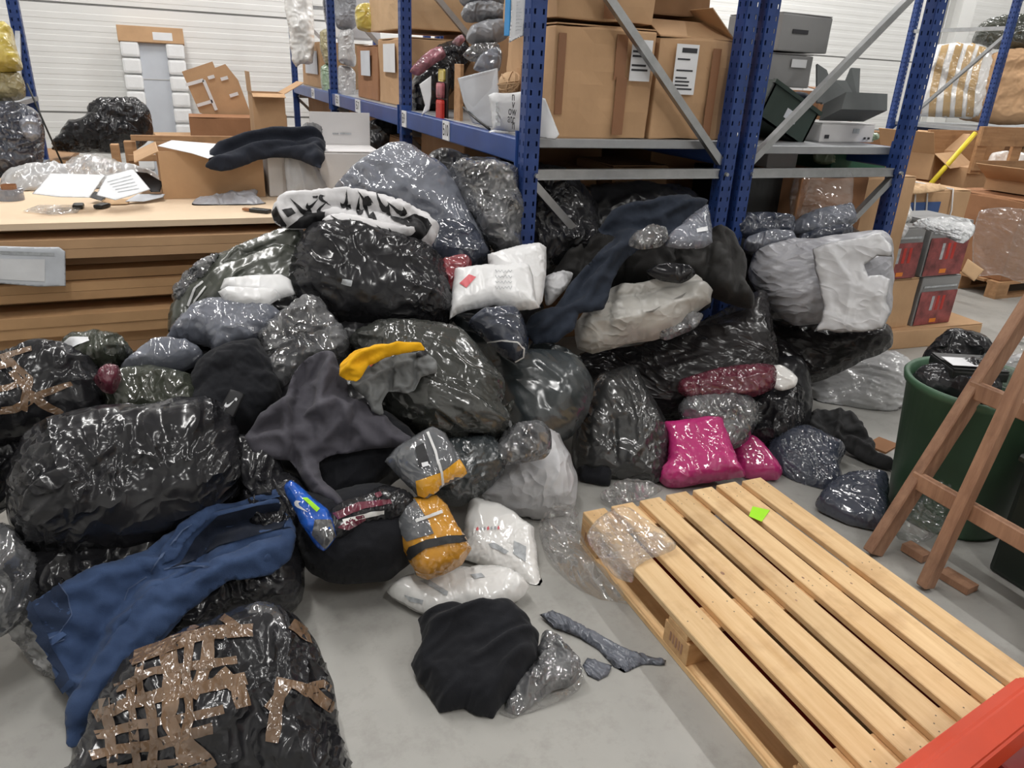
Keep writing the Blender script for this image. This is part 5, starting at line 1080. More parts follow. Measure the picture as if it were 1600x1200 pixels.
PU = S('puffer_jacket', [(858, 425), (880, 395), (925, 368), (965, 355), (1020, 372), (1075, 378), (1110, 360), (1122, 342), (1150, 358), (1172, 395), (1168, 430), (1185, 455), (1180, 475), (1150, 468), (1112, 455), (1085, 432), (1062, 446), (1020, 440), (985, 434), (950, 440), (905, 440), (875, 440)], 'puffer', Y=2.78, elev=40, T=.09, R=.06, ex=.12, low=.015, wr=0, bil=0.017, bf=9, drape=(-.06, .06), folds=[([(980, 385), (975, 430)], .02, -.035), ([(1055, 385), (1060, 440)], .02, -.035), ([(1110, 380), (1100, 440)], .018, -.03), ([(1140, 370), (1150, 450)], .018, -.03), ([(920, 375), (905, 430)], .018, -.03)], label='black puffer jacket on top of the heap under the navy one', cat='jacket')
S('navy_jacket', [(930, 345), (960, 320), (1015, 298), (1075, 291), (1112, 300), (1100, 320), (1072, 336), (1048, 368), (1015, 372), (985, 392), (960, 425), (952, 455), (945, 475), (905, 482), (898, 505), (870, 528), (835, 532), (814, 510), (826, 484), (865, 470), (885, 440), (908, 410), (935, 380), (960, 360), (940, 356)], 'navy_cloth', Y=2.6, elev=42, T=0.014, Tb=.03, R=.022, cloth=True, rnd=False, ex=.2, buck=40, bit=140, low=.012, wr=0, bil=0.009, bf=8, bdir=30, drape=(-.06, .10), folds=[([(945, 350), (1000, 342), (1050, 345)], .02, -.025), ([(960, 325), (1030, 310), (1090, 310)], .03, .02), ([(930, 400), (900, 450), (860, 490)], .016, -.03), ([(960, 390), (930, 440)], .02, .03), ([(900, 445), (870, 480), (840, 510)], .02, .025), ([(1040, 310), (1050, 345)], .012, -.015)], label='navy jacket with a long sleeve trailing down the heap', cat='jacket')
S('clear_packet', [(982, 384), (988, 368), (1012, 354), (1040, 356), (1044, 372), (1030, 386), (1000, 390)], 'silver_crinkle', Y=2.5, elev=45, T=.03, low=.006, label='crumpled silver packet end under the navy jacket', cat='packet')
CP = S('clear_packet', [(1042, 374), (1052, 362), (1078, 338), (1105, 318), (1112, 345), (1114, 378), (1100, 386), (1060, 388), (1040, 386)], 'slate_wrap', Y=2.5, elev=50, T=.04, low=.004, wr=.002, rnd=False, label='flat grey garment packet with a white label under the navy jacket', cat='packet')
patch(CP, 'white_label', [(1088, 358), (1105, 354), (1106, 361), (1089, 364)], 'paper', .004, .005)
S('black_packet', [(1010, 424), (1035, 412), (1076, 414), (1086, 428), (1065, 442), (1030, 438)], 'black', Y=2.56, elev=40, T=.03, label='small glossy black packet below the puffer jacket', cat='packet')
G2 = 'rolled navy film packs on the right of the heap'
S('rolled_packet', [(1142, 360), (1150, 336), (1185, 332), (1215, 334), (1242, 340), (1240, 368), (1200, 372), (1160, 372)], 'navy_wrap', Y=2.95, elev=35, T=.06, label='rolled navy film packet, leftmost of the row above the torn pale sack', cat='packet', group=G2)
S('rolled_packet', [(1238, 368), (1240, 345), (1270, 330), (1325, 318), (1336, 326), (1338, 346), (1310, 358), (1275, 372)], 'slate_wrap', Y=2.95, elev=35, T=.06, label='shiny rolled grey-blue packet, rightmost above the torn pale sack', cat='packet', group=G2)
S('rolled_packet', [(1162, 388), (1165, 374), (1200, 364), (1238, 362), (1245, 374), (1225, 384), (1185, 392)], 'slate_wrap', Y=2.82, elev=40, T=.05, label='silvery rolled packet lying on the edge of the torn pale sack', cat='packet', group=G2)
S('rolled_packet', [(1238, 385), (1250, 368), (1300, 352), (1332, 352), (1330, 368), (1290, 378)], 'navy_wrap', Y=2.85, elev=40, T=.05, label='dark rolled packet behind the torn flap of the pale sack', cat='packet', group=G2)
TS = S('torn_sack', [(1168, 425), (1180, 390), (1215, 380), (1280, 372), (1340, 366), (1382, 366), (1396, 388), (1396, 440), (1392, 490), (1360, 512), (1290, 506), (1242, 508), (1205, 482), (1178, 452)], 'grey_bag', Y=2.62, elev=32, T=.17, R=.16, low=.015, wr=.006, wdir=25, label='large pale grey sack with a torn white flap, top right of the heap', cat='sack')
S('torn_flap', [(1270, 388), (1300, 378), (1345, 372), (1378, 362), (1392, 385), (1395, 402), (1370, 400), (1352, 415), (1356, 432), (1380, 430), (1392, 436), (1386, 460), (1384, 474), (1390, 490), (1380, 512), (1350, 518), (1310, 520), (1290, 516), (1272, 518), (1282, 502), (1288, 482), (1282, 452), (1274, 420)], 'white_bag', Y=2.36, elev=25, T=.012, Tb=.004, R=.03, low=.016, wr=.004, rnd=False, parent=TS['o'], zmin=.1, folds=[([(1290, 385), (1330, 440), (1320, 510)], .025, .015)])
S('plastic_bale', [(1192, 500), (1240, 500), (1300, 508), (1370, 506), (1394, 512), (1394, 542), (1340, 568), (1270, 598), (1215, 600), (1196, 560)], 'black_tight', Y=2.62, elev=30, T=.16, R=.13, low=.015, wr=.005, label='black stretch-wrapped bale under the torn pale sack', cat='bale')
S('silver_bale', [(1252, 650), (1248, 612), (1275, 582), (1335, 556), (1400, 548), (1436, 572), (1432, 610), (1410, 645), (1365, 664), (1315, 668), (1278, 668)], 'silver_bag', Y=2.72, elev=30, T=.17, R=.16, low=.012, wr=.004, wdir=10, label='pale silver wrapped bale on the floor left of the green bin', cat='bale')
S('maroon_bundle', [(1058, 612), (1066, 592), (1110, 578), (1165, 570), (1210, 570), (1212, 605), (1180, 620), (1120, 622), (1080, 625)], 'maroon_wrap', Y=2.36, elev=40, T=.06, label='maroon garment bundle above the pink packets', cat='bundle')
S('white_packet', [(1205, 572), (1225, 572), (1246, 590), (1242, 604), (1222, 610), (1208, 604)], 'white_tee', Y=2.34, elev=40, T=.04, label='small white crumpled packet at the end of the maroon bundle', cat='packet')
S('black_bag', [(1150, 640), (1190, 608), (1240, 598), (1256, 610), (1258, 660), (1235, 690), (1200, 705), (1160, 690)], 'black', Y=2.38, elev=40, T=.1, low=.02, label='shiny black bag right of the clear bag with dark clothes', cat='bag')
S('clear_bag', [(1062, 655), (1062, 632), (1080, 618), (1130, 612), (1165, 614), (1186, 630), (1184, 655), (1165, 690), (1140, 700), (1100, 680)], 'silver_crinkle', Y=2.3, elev=40, T=.08, low=.012, wr=.006, label='clear inflated bag with dark clothes behind the pink packet', cat='bag')
CH = S('charcoal_bag', [(898, 735), (893, 690), (908, 640), (932, 590), (962, 574), (988, 568), (1003, 590), (1032, 640), (1048, 682), (1044, 735), (1030, 762), (985, 758), (960, 752), (920, 752)], 'charcoal', Y=2.48, elev=30, T=.15, low=.02, wr=.006, folds=[([(960, 660), (962, 720)], .01, -.02), ([(1010, 620), (1030, 660), (985, 720)], .02, .015)], label='charcoal film bag standing in the centre right of the heap', cat='bag')
S('black_cuff', [(905, 728), (955, 728), (955, 745), (950, 762), (925, 758), (906, 750)], 'black_cloth', Y=2.34, elev=40, T=.03, parent=CH['o'], zmin=.001)
P1 = S('pink_packet', [(1030, 752), (1032, 735), (1042, 718), (1040, 690), (1035, 662), (1070, 658), (1105, 653), (1132, 657), (1140, 690), (1152, 712), (1166, 745), (1130, 752), (1090, 757), (1050, 765)], 'pink_wrap', Y=2.22, elev=48, T=.075, R=.06, low=.008, wr=.004, label='bright pink garment in clear film, larger left one', cat='packet')
S('pink_packet', [(1134, 690), (1160, 684), (1180, 683), (1205, 708), (1222, 735), (1216, 750), (1180, 752), (1155, 745), (1142, 720)], 'pink_wrap', Y=2.2, elev=48, T=.07, R=.06, low=.006, wr=.004, label='bright pink garment in clear film, smaller right one', cat='packet')
S('navy_packet', [(1196, 712), (1204, 690), (1228, 674), (1262, 667), (1302, 688), (1322, 700), (1310, 728), (1316, 760), (1288, 780), (1240, 766), (1210, 745)], 'slate_wrap' if False else 'navy_wrap', Y=2.14, elev=55, T=.08, R=.07, low=.008, wr=.004, label='shiny navy garment packet on the floor right of the pink ones', cat='packet')
S('navy_packet', [(1274, 790), (1284, 768), (1308, 748), (1336, 739), (1386, 744), (1388, 800), (1374, 828), (1330, 820), (1298, 806)], 'navy_wrap', z=.05, elev=70, T=.05, Tb=.05, R=.05, low=.006, wr=.004, label='shiny navy garment packet on the floor next to the green bin', cat='packet')
S('dark_cardigan', [(1258, 670), (1262, 648), (1275, 638), (1300, 642), (1330, 640), (1350, 660), (1358, 682), (1368, 690), (1366, 708), (1392, 720), (1400, 738), (1370, 732), (1340, 716), (1318, 700), (1290, 690)], 'dgrey_cloth', Y=2.2, elev=55, T=0.030, Tb=.05, R=.022, cloth=True, rnd=False, ex=.18, low=.012, wr=0, bil=0.011, bf=10, folds=[([(1280, 645), (1295, 680)], .02, -.03), ([(1310, 645), (1308, 685)], .016, .03), ([(1330, 690), (1390, 725)], .02, .03), ([(1320, 680), (1350, 685)], .015, -.03)], label='dark grey knitted garment on the floor beside the silver bale', cat='garment')
# front left: taped bale, jeans, black wrap
S('black_bag', [(285, 910), (340, 860), (400, 835), (460, 838), (478, 885), (474, 935), (440, 962), (380, 960), (300, 1000), (260, 980)], 'black', z=.12, elev=50, T=.12, Tb=.12, low=.02, label='glossy black bag under the right end of the jeans', cat='bag')
S('clear_bag', [(10, 960), (40, 910), (90, 900), (130, 960), (130, 1060), (100, 1080), (60, 1050), (30, 1010)], 'silver_crinkle', z=.08, elev=45, T=.08, Tb=.08, low=.02, label='crumpled clear bag under the waist of the jeans', cat='bag')
S('black_bag', [(60, 900), (200, 860), (330, 830), (380, 880), (330, 960), (220, 1030), (130, 1060), (80, 1000)], 'black_soft', z=.1, elev=50, T=.08, Tb=.1, low=.02, label='black bag hidden under the middle of the jeans', cat='bag')
FB = S('taped_bale', [(110, 1260), (132, 1150), (160, 1080), (210, 1025), (280, 985), (350, 958), (420, 940), (462, 962), (495, 1010), (520, 1070), (533, 1140), (535, 1260)], 'black', z=.16, anchor=(350, 1110), elev=52, T=.2, Tb=.2, R=.2, low=.03, wr=.010, lowf=6, label='black bale criss-crossed with brown tape in the front left corner', cat='bale')
for ln, w in (([(205, 1030), (270, 1005), (330, 990), (395, 985)], 22), ([(260, 1000), (270, 1060), (262, 1120), (300, 1200)], 28), ([(150, 1120), (200, 1098), (262, 1085), (330, 1070), (385, 1060)], 20), ([(140, 1185), (185, 1170), (250, 1160), (330, 1140)], 18), ([(165, 1090), (172, 1140), (178, 1215)], 18), ([(205, 1060), (208, 1130), (215, 1210)], 14), ([(330, 985), (322, 1040), (300, 1090)], 20), ([(285, 1150), (330, 1200)], 24), ([(420, 1110), (450, 1070), (490, 1085), (520, 1110)], 20), ([(440, 1060), (432, 1110), (425, 1160)], 20), ([(455, 975), (490, 1000)], 16), ([(340, 960), (385, 992)], 14), ([(225, 1018), (215, 1060), (230, 1100)], 12), ([(300, 985), (290, 1050), (296, 1120), (285, 1190)], 16), ([(180, 1075), (240, 1050), (300, 1040), (372, 1030)], 14), ([(150, 1150), (220, 1130), (300, 1120), (350, 1110)], 15), ([(345, 1050), (372, 1075), (380, 1105)], 26), ([(240, 1020), (330, 960), (380, 950)], 15), ([(150, 1215), (230, 1195), (320, 1190)], 20), ([(470, 1080), (505, 1068), (525, 1085)], 14), ([(235, 1095), (240, 1150), (236, 1215)], 16)): stripe(FB, 'tape', ln, w*.95, 'tape', wob=.004, off=.004)
S('crumpled_film', [(372, 970), (385, 948), (410, 940), (432, 945), (452, 975), (455, 1000), (440, 1045), (410, 1040), (392, 1005)], 'silver_crinkle', z=.34, anchor=(415, 985), elev=52, T=.03, low=.012, wr=.01, parent=FB['o'], zmin=.05)
JE = S('jeans', [(32, 950), (42, 928), (90, 895), (150, 868), (225, 848), (262, 820), (300, 798), (345, 784), (400, 772), (440, 767), (446, 782), (460, 800), (471, 822), (462, 862), (425, 892), (395, 897), (360, 900), (330, 918), (295, 948), (262, 985), (235, 1008), (195, 1040), (165, 1080), (140, 1125), (118, 1166), (98, 1164), (93, 1130), (98, 1088), (75, 1050), (52, 1005)], 'denim', z=.25, anchor=(260, 920), elev=52, T=0.016, Tb=.04, R=.022, cloth=True, rnd=False, ex=.12, buck=-35, bit=160, low=.008, wr=0, bil=0.007, bf=7, bdir=-30, drape=(-.06, .10), lowf=7,
       folds=[([(445, 795), (380, 800), (330, 830), (300, 870)], .028, -.05), ([(448, 830), (380, 835), (300, 880)], .02, .03), ([(440, 770), (340, 790), (285, 830), (240, 880)], .018, .035), ([(455, 860), (380, 885), (300, 885), (240, 920), (180, 980), (140, 1060), (115, 1130)], .03, .045), ([(230, 890), (170, 960), (120, 1040)], .02, -.04), ([(420, 892), (330, 912), (250, 985)], .02, .02), ([(190, 880), (100, 920)], .03, .02)],
       label='dark blue jeans thrown over the bags in the front left', cat='jeans')
S('leg', [(471, 822), (462, 862), (425, 892), (395, 897), (360, 900), (330, 918), (295, 948), (262, 985), (235, 1008), (195, 1040), (165, 1080), (140, 1125), (118, 1166), (98, 1164), (93, 1130), (100, 1080), (135, 1035), (172, 980), (202, 932), (240, 897), (300, 880), (345, 856), (400, 838), (440, 828), (452, 806)], 'denim', z=.27, anchor=(260, 930), elev=52, T=.012, Tb=.012, R=.02, low=.006, wr=0, cloth=True, rnd=False, ex=.09, buck=-35, drape=(-.06, .18), parent=JE['o'], zmin=.03, folds=[([(430, 850), (350, 876), (260, 930), (180, 1020), (125, 1120)], .03, .025), ([(300, 890), (230, 950), (160, 1040)], .015, -.02)])
S('leg', [(238, 900), (250, 866), (284, 822), (330, 793), (400, 776), (441, 767), (447, 782), (402, 792), (345, 806), (310, 838), (280, 884), (262, 893)], 'denim', z=.27, anchor=(300, 850), elev=52, T=.012, Tb=.012, R=.02, low=.006, wr=0, cloth=True, rnd=False, ex=.09, buck=-35, drape=(-.06, .18), parent=JE['o'], zmin=.03)
patch(JE, 'inside_leg_shade', [(262, 890), (282, 880), (305, 840), (340, 806), (400, 790), (446, 784), (452, 806), (440, 826), (400, 836), (345, 852), (300, 878)], 'denim_shade', .004, .012)  # opening between the legs: its shade is put into the patch colour
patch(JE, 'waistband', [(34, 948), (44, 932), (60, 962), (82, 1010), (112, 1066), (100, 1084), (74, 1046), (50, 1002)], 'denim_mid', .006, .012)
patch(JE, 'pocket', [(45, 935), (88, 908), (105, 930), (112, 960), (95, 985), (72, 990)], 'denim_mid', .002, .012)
for ln in ([(88, 906), (106, 930), (112, 962), (92, 990)], [(236, 893), (252, 870), (285, 830), (300, 820)], [(255, 890), (290, 884), (330, 886), (390, 894)], [(78, 1008), (100, 1000)], [(72, 1000), (98, 990)], [(190, 952), (200, 920), (240, 895)]): stripe(JE, 'seam', ln, 2.0, 'stitch', off=.004, sp=.006)
patch(JE, 'belt_loop', [(80, 1000), (98, 988), (103, 994), (84, 1008)], 'denim', .01, .008); patch(JE, 'belt_loop', [(98, 1076), (114, 1062), (118, 1068), (102, 1082)], 'denim', .01, .008)

# ------------------------------------------------------------------ wooden pallet in front with pallet jack
PX, PY, PH = 1.163, .757, .144
pa = thing('wooden_pallet', 'pale new wooden pallet with seven long top boards in the foreground', 'pallet', (PX, PY, 0))
ws = [.09, .092, .088, .091, .088, .092, .092]; gap = (.8-sum(ws))/6; x = 0; edges = []
for w_ in ws: edges.append((x, x+w_)); x += w_+gap
for i, (a, b_) in enumerate(edges):
    bm = bmesh.new(); abox(bm, -(b_-a)/2, (b_-a)/2, 0, 1.2+random.uniform(-.004, .004), 0, .022, .0025, 1)
    from_bm('top_board', bm, K['wood'], pa, ((a+b_)/2, 0, .122), (0, 0, random.uniform(-.003, .003)))
for (y0, y1) in ((0, .11), (.553, .647), (1.08, 1.2)): box('cross_board', 0, .8, y0, y1, .1, .1218, K['woodx'], pa, .002)
for xa in ((0, .1), (.3375, .4625), (.7, .8)):
    box('skid_board', xa[0], xa[1], 0, 1.2, 0, .022, K['wood'], pa, .002)
    for ya in ((0, .12), (.54, .66), (1.08, 1.2)): box('block', xa[0], xa[1], ya[0], ya[1], .022, .1, K['woodx'], pa, .002)
bm = bmesh.new()
for (a, b_) in edges:
    for yy in (.05, .6, 1.14):
        for q in (.3, .7):
            for r in (-.02, .02):
                if random.random() < .85: bmesh.ops.create_circle(bm, cap_ends=True, segments=7, radius=.0024, matrix=Matrix.Translation((a+(b_-a)*q+random.uniform(-.008, .008), yy+r+random.uniform(-.012, .012), .1446)))
o = from_bm('nail_heads', bm, K['nail'], pa); o['kind'] = 'stuff'
bm = bmesh.new()
for (a, b_) in edges:
    for q in range(1):
        xx = random.uniform(a+.02, b_-.02); yy = random.uniform(.1, 1.1); bmesh.ops.create_circle(bm, cap_ends=True, segments=10, radius=random.uniform(.003, .006), matrix=Matrix.Translation((xx, yy, .14445)) @ Matrix.Diagonal((1, 1.5, 1, 1)))
o = from_bm('wood_knots', bm, K['old_wood'], pa); o['kind'] = 'stuff'
for (yy, zz) in ((.6, .06), (1.14, .06)):
    bm = bmesh.new()
    for q in range(5): abox(bm, -.0012, -.0002, yy-.035+q*.014, yy-.028+q*.014, zz-.02+random.uniform(0, .01), zz+.02)
    from_bm('block_stamp', bm, K['old_wood'], pa)
pj = thing('pallet_jack', 'orange-red pallet jack with forks under the wooden pallet', 'pallet jack', (1.6, .6, 0))
for (xa, xb) in ((1.163+.105, 1.163+.275), (1.163+.495, 1.163+.685)):
    bm = bmesh.new(); abox(bm, xa-1.6, xb-1.6, -.02, 1.18, .045, .085, .01, 2)
    for v in bm.verts:
        if v.co.y > 1.1: v.co.x = (xa+xb)/2-1.6+(v.co.x-((xa+xb)/2-1.6))*.6
    from_bm('fork', bm, K['fork_red'], pj)
    bm = bmesh.new(); bmesh.ops.create_cone(bm, cap_ends=True, segments=20, radius1=.035, radius2=.035, depth=.06, matrix=Matrix.Translation(((xa+xb)/2-1.6, 1.0, .035)) @ Matrix.Rotation(math.pi/2, 4, 'Y')); from_bm('roller', bm, K['dark'], pj)
# carriage: sloped red cover behind the pallet
def P_(u, v, z): return np.array(at(u, v, z=z))-np.array(pj.location)
e0 = P_(1395, 1202, .30); e1_ = P_(1592, 1056, .30)
bm = bmesh.new()
dv = (e1_-e0); dv[2] = 0; dv /= np.linalg.norm(dv); nv_ = np.array([dv[1], -dv[0], 0])
A0 = e0-dv*.25; A1 = e1_+dv*.0
sec = [(0, 0), (.03, .012), (.085, -.005), (.097, -.05), (.08, -.085), (.02, -.09), (-.004, -.06), (-.006, -.02)]
r0 = [bm.verts.new(tuple(A0+nv_*a+np.array([0, 0, b_]))) for a, b_ in sec]; r1 = [bm.verts.new(tuple(A1+nv_*(a*1.0+.0)+np.array([0, 0, b_]))) for a, b_ in sec]; r2 = [bm.verts.new(tuple(A1+dv*.30+nv_*(a*1.0+.18)+np.array([0, 0, b_-.02]))) for a, b_ in sec]
for q0, q1 in ((r0, r1), (r1, r2)):
    for k in range(8): bm.faces.new((q0[k], q0[(k+1) % 8], q1[(k+1) % 8], q1[k]))
bm.faces.new(r0); bm.faces.new(r2[::-1]); bmesh.ops.recalc_face_normals(bm, faces=bm.faces)
bmesh.ops.bevel(bm, geom=list(bm.edges), offset=.006, segments=2, affect='EDGES')
from_bm('carriage_cover', bm, K['red_paint'], pj)
box('carriage', -.30, .12, -.24, -.03, .05, .20, K['dark'], pj, .01); box('chassis', -.33, -.1, -.06, .0, .03, .22, K['fork_red'], pj, .01); box('chassis', -.02, .1, -.06, .0, .03, .22, K['fork_red'], pj, .01)
for sx in (-.05, .03):
    bm = bmesh.new(); bmesh.ops.create_cone(bm, cap_ends=True, segments=24, radius1=.09, radius2=.09, depth=.05, matrix=Matrix.Translation((sx-.06, -.32, .09)) @ Matrix.Rotation(math.pi/2, 4, 'Y')); from_bm('wheel', bm, K['dark'], pj)
nt_ = quad3('sticky_note', [tuple(at(*p, z=PH+.003)) for p in ((1170, 806), (1176, 791), (1203, 797), (1190, 815))], .0015, K['lime'], None); tag(nt_, 'bright lime green note lying on the wooden pallet', 'note')
S('clear_film', [(918, 838), (930, 815), (958, 795), (985, 792), (1010, 812), (1055, 850), (1048, 862), (1010, 876), (990, 892), (985, 915), (960, 905), (935, 870)], 'clear_dense', z=PH+.02, elev=80, T=.025, Tb=.008, low=.02, wr=.012, label='crumpled clear film lying on the far corner of the wooden pallet', cat='film', zmin=PH+.001)
S('clear_film', [(840, 822), (862, 800), (890, 795), (905, 808), (905, 840), (930, 880), (960, 915), (985, 945), (940, 940), (900, 915), (870, 890), (850, 860)], 'clear', z=.03, elev=80, T=.04, Tb=.01, low=.03, wr=.014, label='loose clear film on the floor left of the wooden pallet', cat='film')
S('clear_film', [(935, 775), (965, 752), (1000, 752), (1035, 765), (1010, 782), (960, 792)], 'clear_dense', z=.04, elev=75, T=.03, Tb=.01, low=.02, wr=.012, label='crumpled clear film between the charcoal bag and the pallet', cat='film')

# ------------------------------------------------------------------ green bin with rubbish
bx, by = 2.70, 1.67
bn = thing('waste_bin', 'tall green plastic waste bin full of rubbish behind the wooden ladder', 'bin', (bx, by, 0))
bm = bmesh.new(); prof = [(.0, .002), (.205, .002), (.215, .02), (.262, .545), (.275, .55), (.28, .575), (.272, .585), (.256, .575), (.25, .545), (.2, .03), (0, .025)]
sg = 48; rings = [[bm.verts.new((r*math.cos(2*math.pi*k/sg), r*math.sin(2*math.pi*k/sg), zz)) for k in range(sg)] for r, zz in prof if r > 0]
for A, B_ in zip(rings, rings[1:]):
    for k in range(sg): bm.faces.new((A[k], A[(k+1) % sg], B_[(k+1) % sg], B_[k]))
bm.faces.new(rings[0][::-1]); bm.faces.new(rings[-1]); bmesh.ops.recalc_face_normals(bm, faces=bm.faces)
from_bm('shell', bm, K['green_bin'], bn, smooth=True)
S('bin_liner', [(1424, 592), (1440, 575), (1480, 566), (1530, 566), (1565, 580), (1565, 612), (1520, 628), (1470, 622), (1438, 610)], 'black', Y=1.72, elev=62, T=.06, Tb=.12, low=.02, label='black liner and rubbish filling the mouth of the green bin', cat='liner', zmin=.3)
S('refuse_bag', [(1438, 572), (1446, 548), (1470, 525), (1490, 515), (1520, 520), (1548, 535), (1560, 560), (1530, 580), (1480, 585), (1450, 582)], 'black', Y=2.0, elev=35, T=.12, low=.03, label='black bag bulging out of the green bin', cat='bag', zmin=.4)
bk = carton('flat dark box with a white corner lying in the green bin', 2.56, 2.77, 1.64, 1.82, .60, .64, 'dark', -25, dent=.001); box('white_corner', -.1, .0, -.07, .02, .052, .054, K['paper'], bk)
S('blue_glove', [(1466, 605), (1475, 595), (1495, 592), (1512, 590), (1525, 600), (1510, 614), (1488, 616)], 'blue_film', Y=1.70, elev=45, T=.04, low=.02, wr=.01, label='crumpled bright blue film in the green bin', cat='film', zmin=.5)
S('blue_glove', [(1500, 575), (1515, 568), (1528, 572), (1526, 582), (1508, 584)], 'blue_film', Y=1.74, elev=45, T=.02, low=.012, label='small blue scrap beside the white-cornered box in the bin', cat='film', zmin=.5)
# ------------------------------------------------------------------ wooden ladder
ld_ = thing('wooden_ladder', 'old brown wooden ladder frame leaning at the right', 'ladder', (2.2, 1.45, 0)); LL = np.array((2.2, 1.45, 0))
def lb(nm, a, b_, w, h, upref=(0, 1, 0)): return bar(nm, tuple(np.array(a)-LL), tuple(np.array(b_)-LL), w, h, K['old_wood'], ld_, .004, upref)
dr = np.array((.447, 0, .94)); f1 = np.array((2.165, 1.545, .012))
lb('rail', f1, f1+dr*1.5, .075, .04); f2 = f1+np.array((0, -.62, 0)); lb('rail', f2, f2+dr*1.5, .075, .04)
for s_ in (.31, .665, 1.02, 1.36): q = f1+dr*s_; lb('rung', q+np.array((-.02, .01, 0)), q+np.array((-.02, -.63, 0)), .03, .062, (.0, 0, 1))
g1_ = np.array((2.185, 1.335, .012)); lb('back_leg', g1_, g1_+np.array((.17, 0, .90)), .05, .04)
of = bar('wood_offcut', tuple(at(1415, 852, z=.02)), tuple(at(1448, 872, z=.02)), .05, .03, K['old_wood']); tag(of, 'short wooden offcut on the floor under the ladder', 'offcut')
of = bar('wood_offcut', tuple(at(1472, 893, z=.015)), tuple(at(1520, 922, z=.015)), .06, .025, K['old_wood']); tag(of, 'thin wooden board scrap at the foot of the dark container', 'offcut')
of = box('cardboard_scrap', -.07, .07, -.05, .05, 0, .01, K['card_red'], None, loc=tuple(at(1378, 697, z=.0)), rot=(0, 0, .3)); tag(of, 'reddish cardboard scrap on the floor beside the green bin', 'scrap')
dc = thing('dark_container', 'dark green plastic container behind the ladder at the right edge', 'container', (2.93, 1.2, 0))
box('body', -.42, .5, -.42, .14, .0, .44, K['dark_green'], dc, .02, 2); box('rim', -.44, .52, -.44, .16, .44, .47, K['dark_green'], dc, .008)
for k in range(5): box('rib', -.35+k*.17, -.33+k*.17, -.44, -.42, .03, .43, K['dark_green'], dc)
S('clear_film', [(1490, 700), (1500, 640), (1530, 560), (1570, 540), (1620, 540), (1620, 760), (1560, 740), (1520, 760)], 'clear_dense', Y=1.62, elev=20, T=.06, Tb=.02, low=.03, wr=.008, label='hanging sheet of clear film behind the ladder', cat='film')
S('clear_film', [(1395, 850), (1420, 790), (1450, 760), (1490, 700), (1500, 760), (1480, 820), (1440, 850)], 'clear_soft', Y=1.62, elev=30, T=.05, Tb=.02, low=.02, label='clear film bag at the foot of the green bin', cat='film')
S('pale_sack', [(1535, 640), (1545, 590), (1570, 560), (1620, 555), (1620, 660), (1560, 670)], 'white_bag', Y=1.78, elev=25, T=.08, label='pale sack standing behind the ladder at the right edge', cat='sack')

# ------------------------------------------------------------------ right: cartons on the floor beyond the racks
base = carton('long flat brown carton on the floor under the red printed boxes', 4.0, 4.95, 3.22, 3.75, 0, .13, 'card', -4, dent=.004)
def redbox(label, x0, x1, z0, z1, y0=3.28):
    t = carton(label, x0, x1, y0, y0+.36, z0, z1, 'grey_card', 0, dent=.002, name='printed_carton')
    sx, sz = x1-x0, z1-z0; y_ = -.18-.0075
    box('red_print', -sx/2+.01, sx/2-.01, y_-.001, y_, sz*.02, sz*.72, K['red_box'], t)
    for k in range(3): box('digit_print', -.06+k*.05, -.035+k*.05, y_-.002, y_-.001, sz*.32, sz*.62, K['red_print'] if k else K['paper_grey'], t)
    box('orange_mark', -.03, .03, y_-.0022, y_-.001, sz*.06, sz*.14, K['orange_print'], t)
    box('stripe_print', -sx/2+.02, sx/2-.03, y_-.0022, y_-.001, sz*.8, sz*.84, K['paper_grey'], t); return t
redbox('red and grey printed carton, upper left of the small stack', 3.94, 4.25, .475, .80)
redbox('red and grey printed carton, upper right under the foil', 4.30, 4.67, .475, .83)
redbox('red and grey printed carton, lower right of the small stack', 4.34, 4.70, .135, .465)
carton('plain brown carton, lower left of the printed stack', 4.0, 4.31, 3.28, 3.64, .135, .465, 'card', 0)
S('foil_sheet', [(1425, 352), (1440, 342), (1500, 340), (1522, 352), (1520, 368), (1505, 380), (1490, 376), (1460, 362)], 'foilw', z=.86, elev=70, T=.02, Tb=.01, low=.012, wr=.01, label='crumpled silver foil covering the upper right printed carton', cat='foil')
S('white_scrap', [(1392, 368), (1396, 352), (1412, 348), (1420, 358), (1410, 372)], 'white_bag', Y=3.3, elev=40, T=.03, label='crumpled white paper on the upper left printed carton', cat='paper')
S('white_sack', [(1383, 350), (1386, 318), (1405, 308), (1422, 318), (1424, 345), (1405, 356)], 'white_tee', Y=3.5, elev=20, T=.08, low=.02, label='small white crumpled sack against the long strapped carton', cat='sack')
lc = carton('long brown carton with blue band and white straps on the floor behind the printed stack', 4.6, 5.32, 3.82, 4.42, 0, .93, 'card', 0, dent=.006)
box('blue_band', -.34, .04, -.317, -.315, .62, .86, K['blue_print'], lc); box('pale_band', -.34, .04, -.317, -.315, .36, .60, K['card_pale'], lc)
for xx in (-.24, -.12, .14):
    tube('strap', [(xx, -.325, .35), (xx+.02, -.325, .8), (xx, -.31, .945), (xx-.04, 0, .955), (xx-.04, .3, .95)], .007, K['string'], lc, 6)
S('crumpled_paper', [(1395, 292), (1430, 288), (1470, 290), (1480, 296), (1440, 302), (1400, 302)], 'card_pale', z=.95, anchor=(1440, 296), elev=75, T=.02, low=.012, label='flattened pale cardboard on top of the strapped carton', cat='cardboard')
carton('open brown carton tilted behind the strapped carton', 6.35, 7.0, 5.2, 5.7, .82, 1.06, 'card', 20, open_=True, flaps=[('s', .2, 215), ('w', .25, 130), ('e', .25, 140)])
carton('plain carton supporting the open one under the distant rack', 6.3, 7.2, 5.2, 5.8, 0, .81, 'card_red', 0)
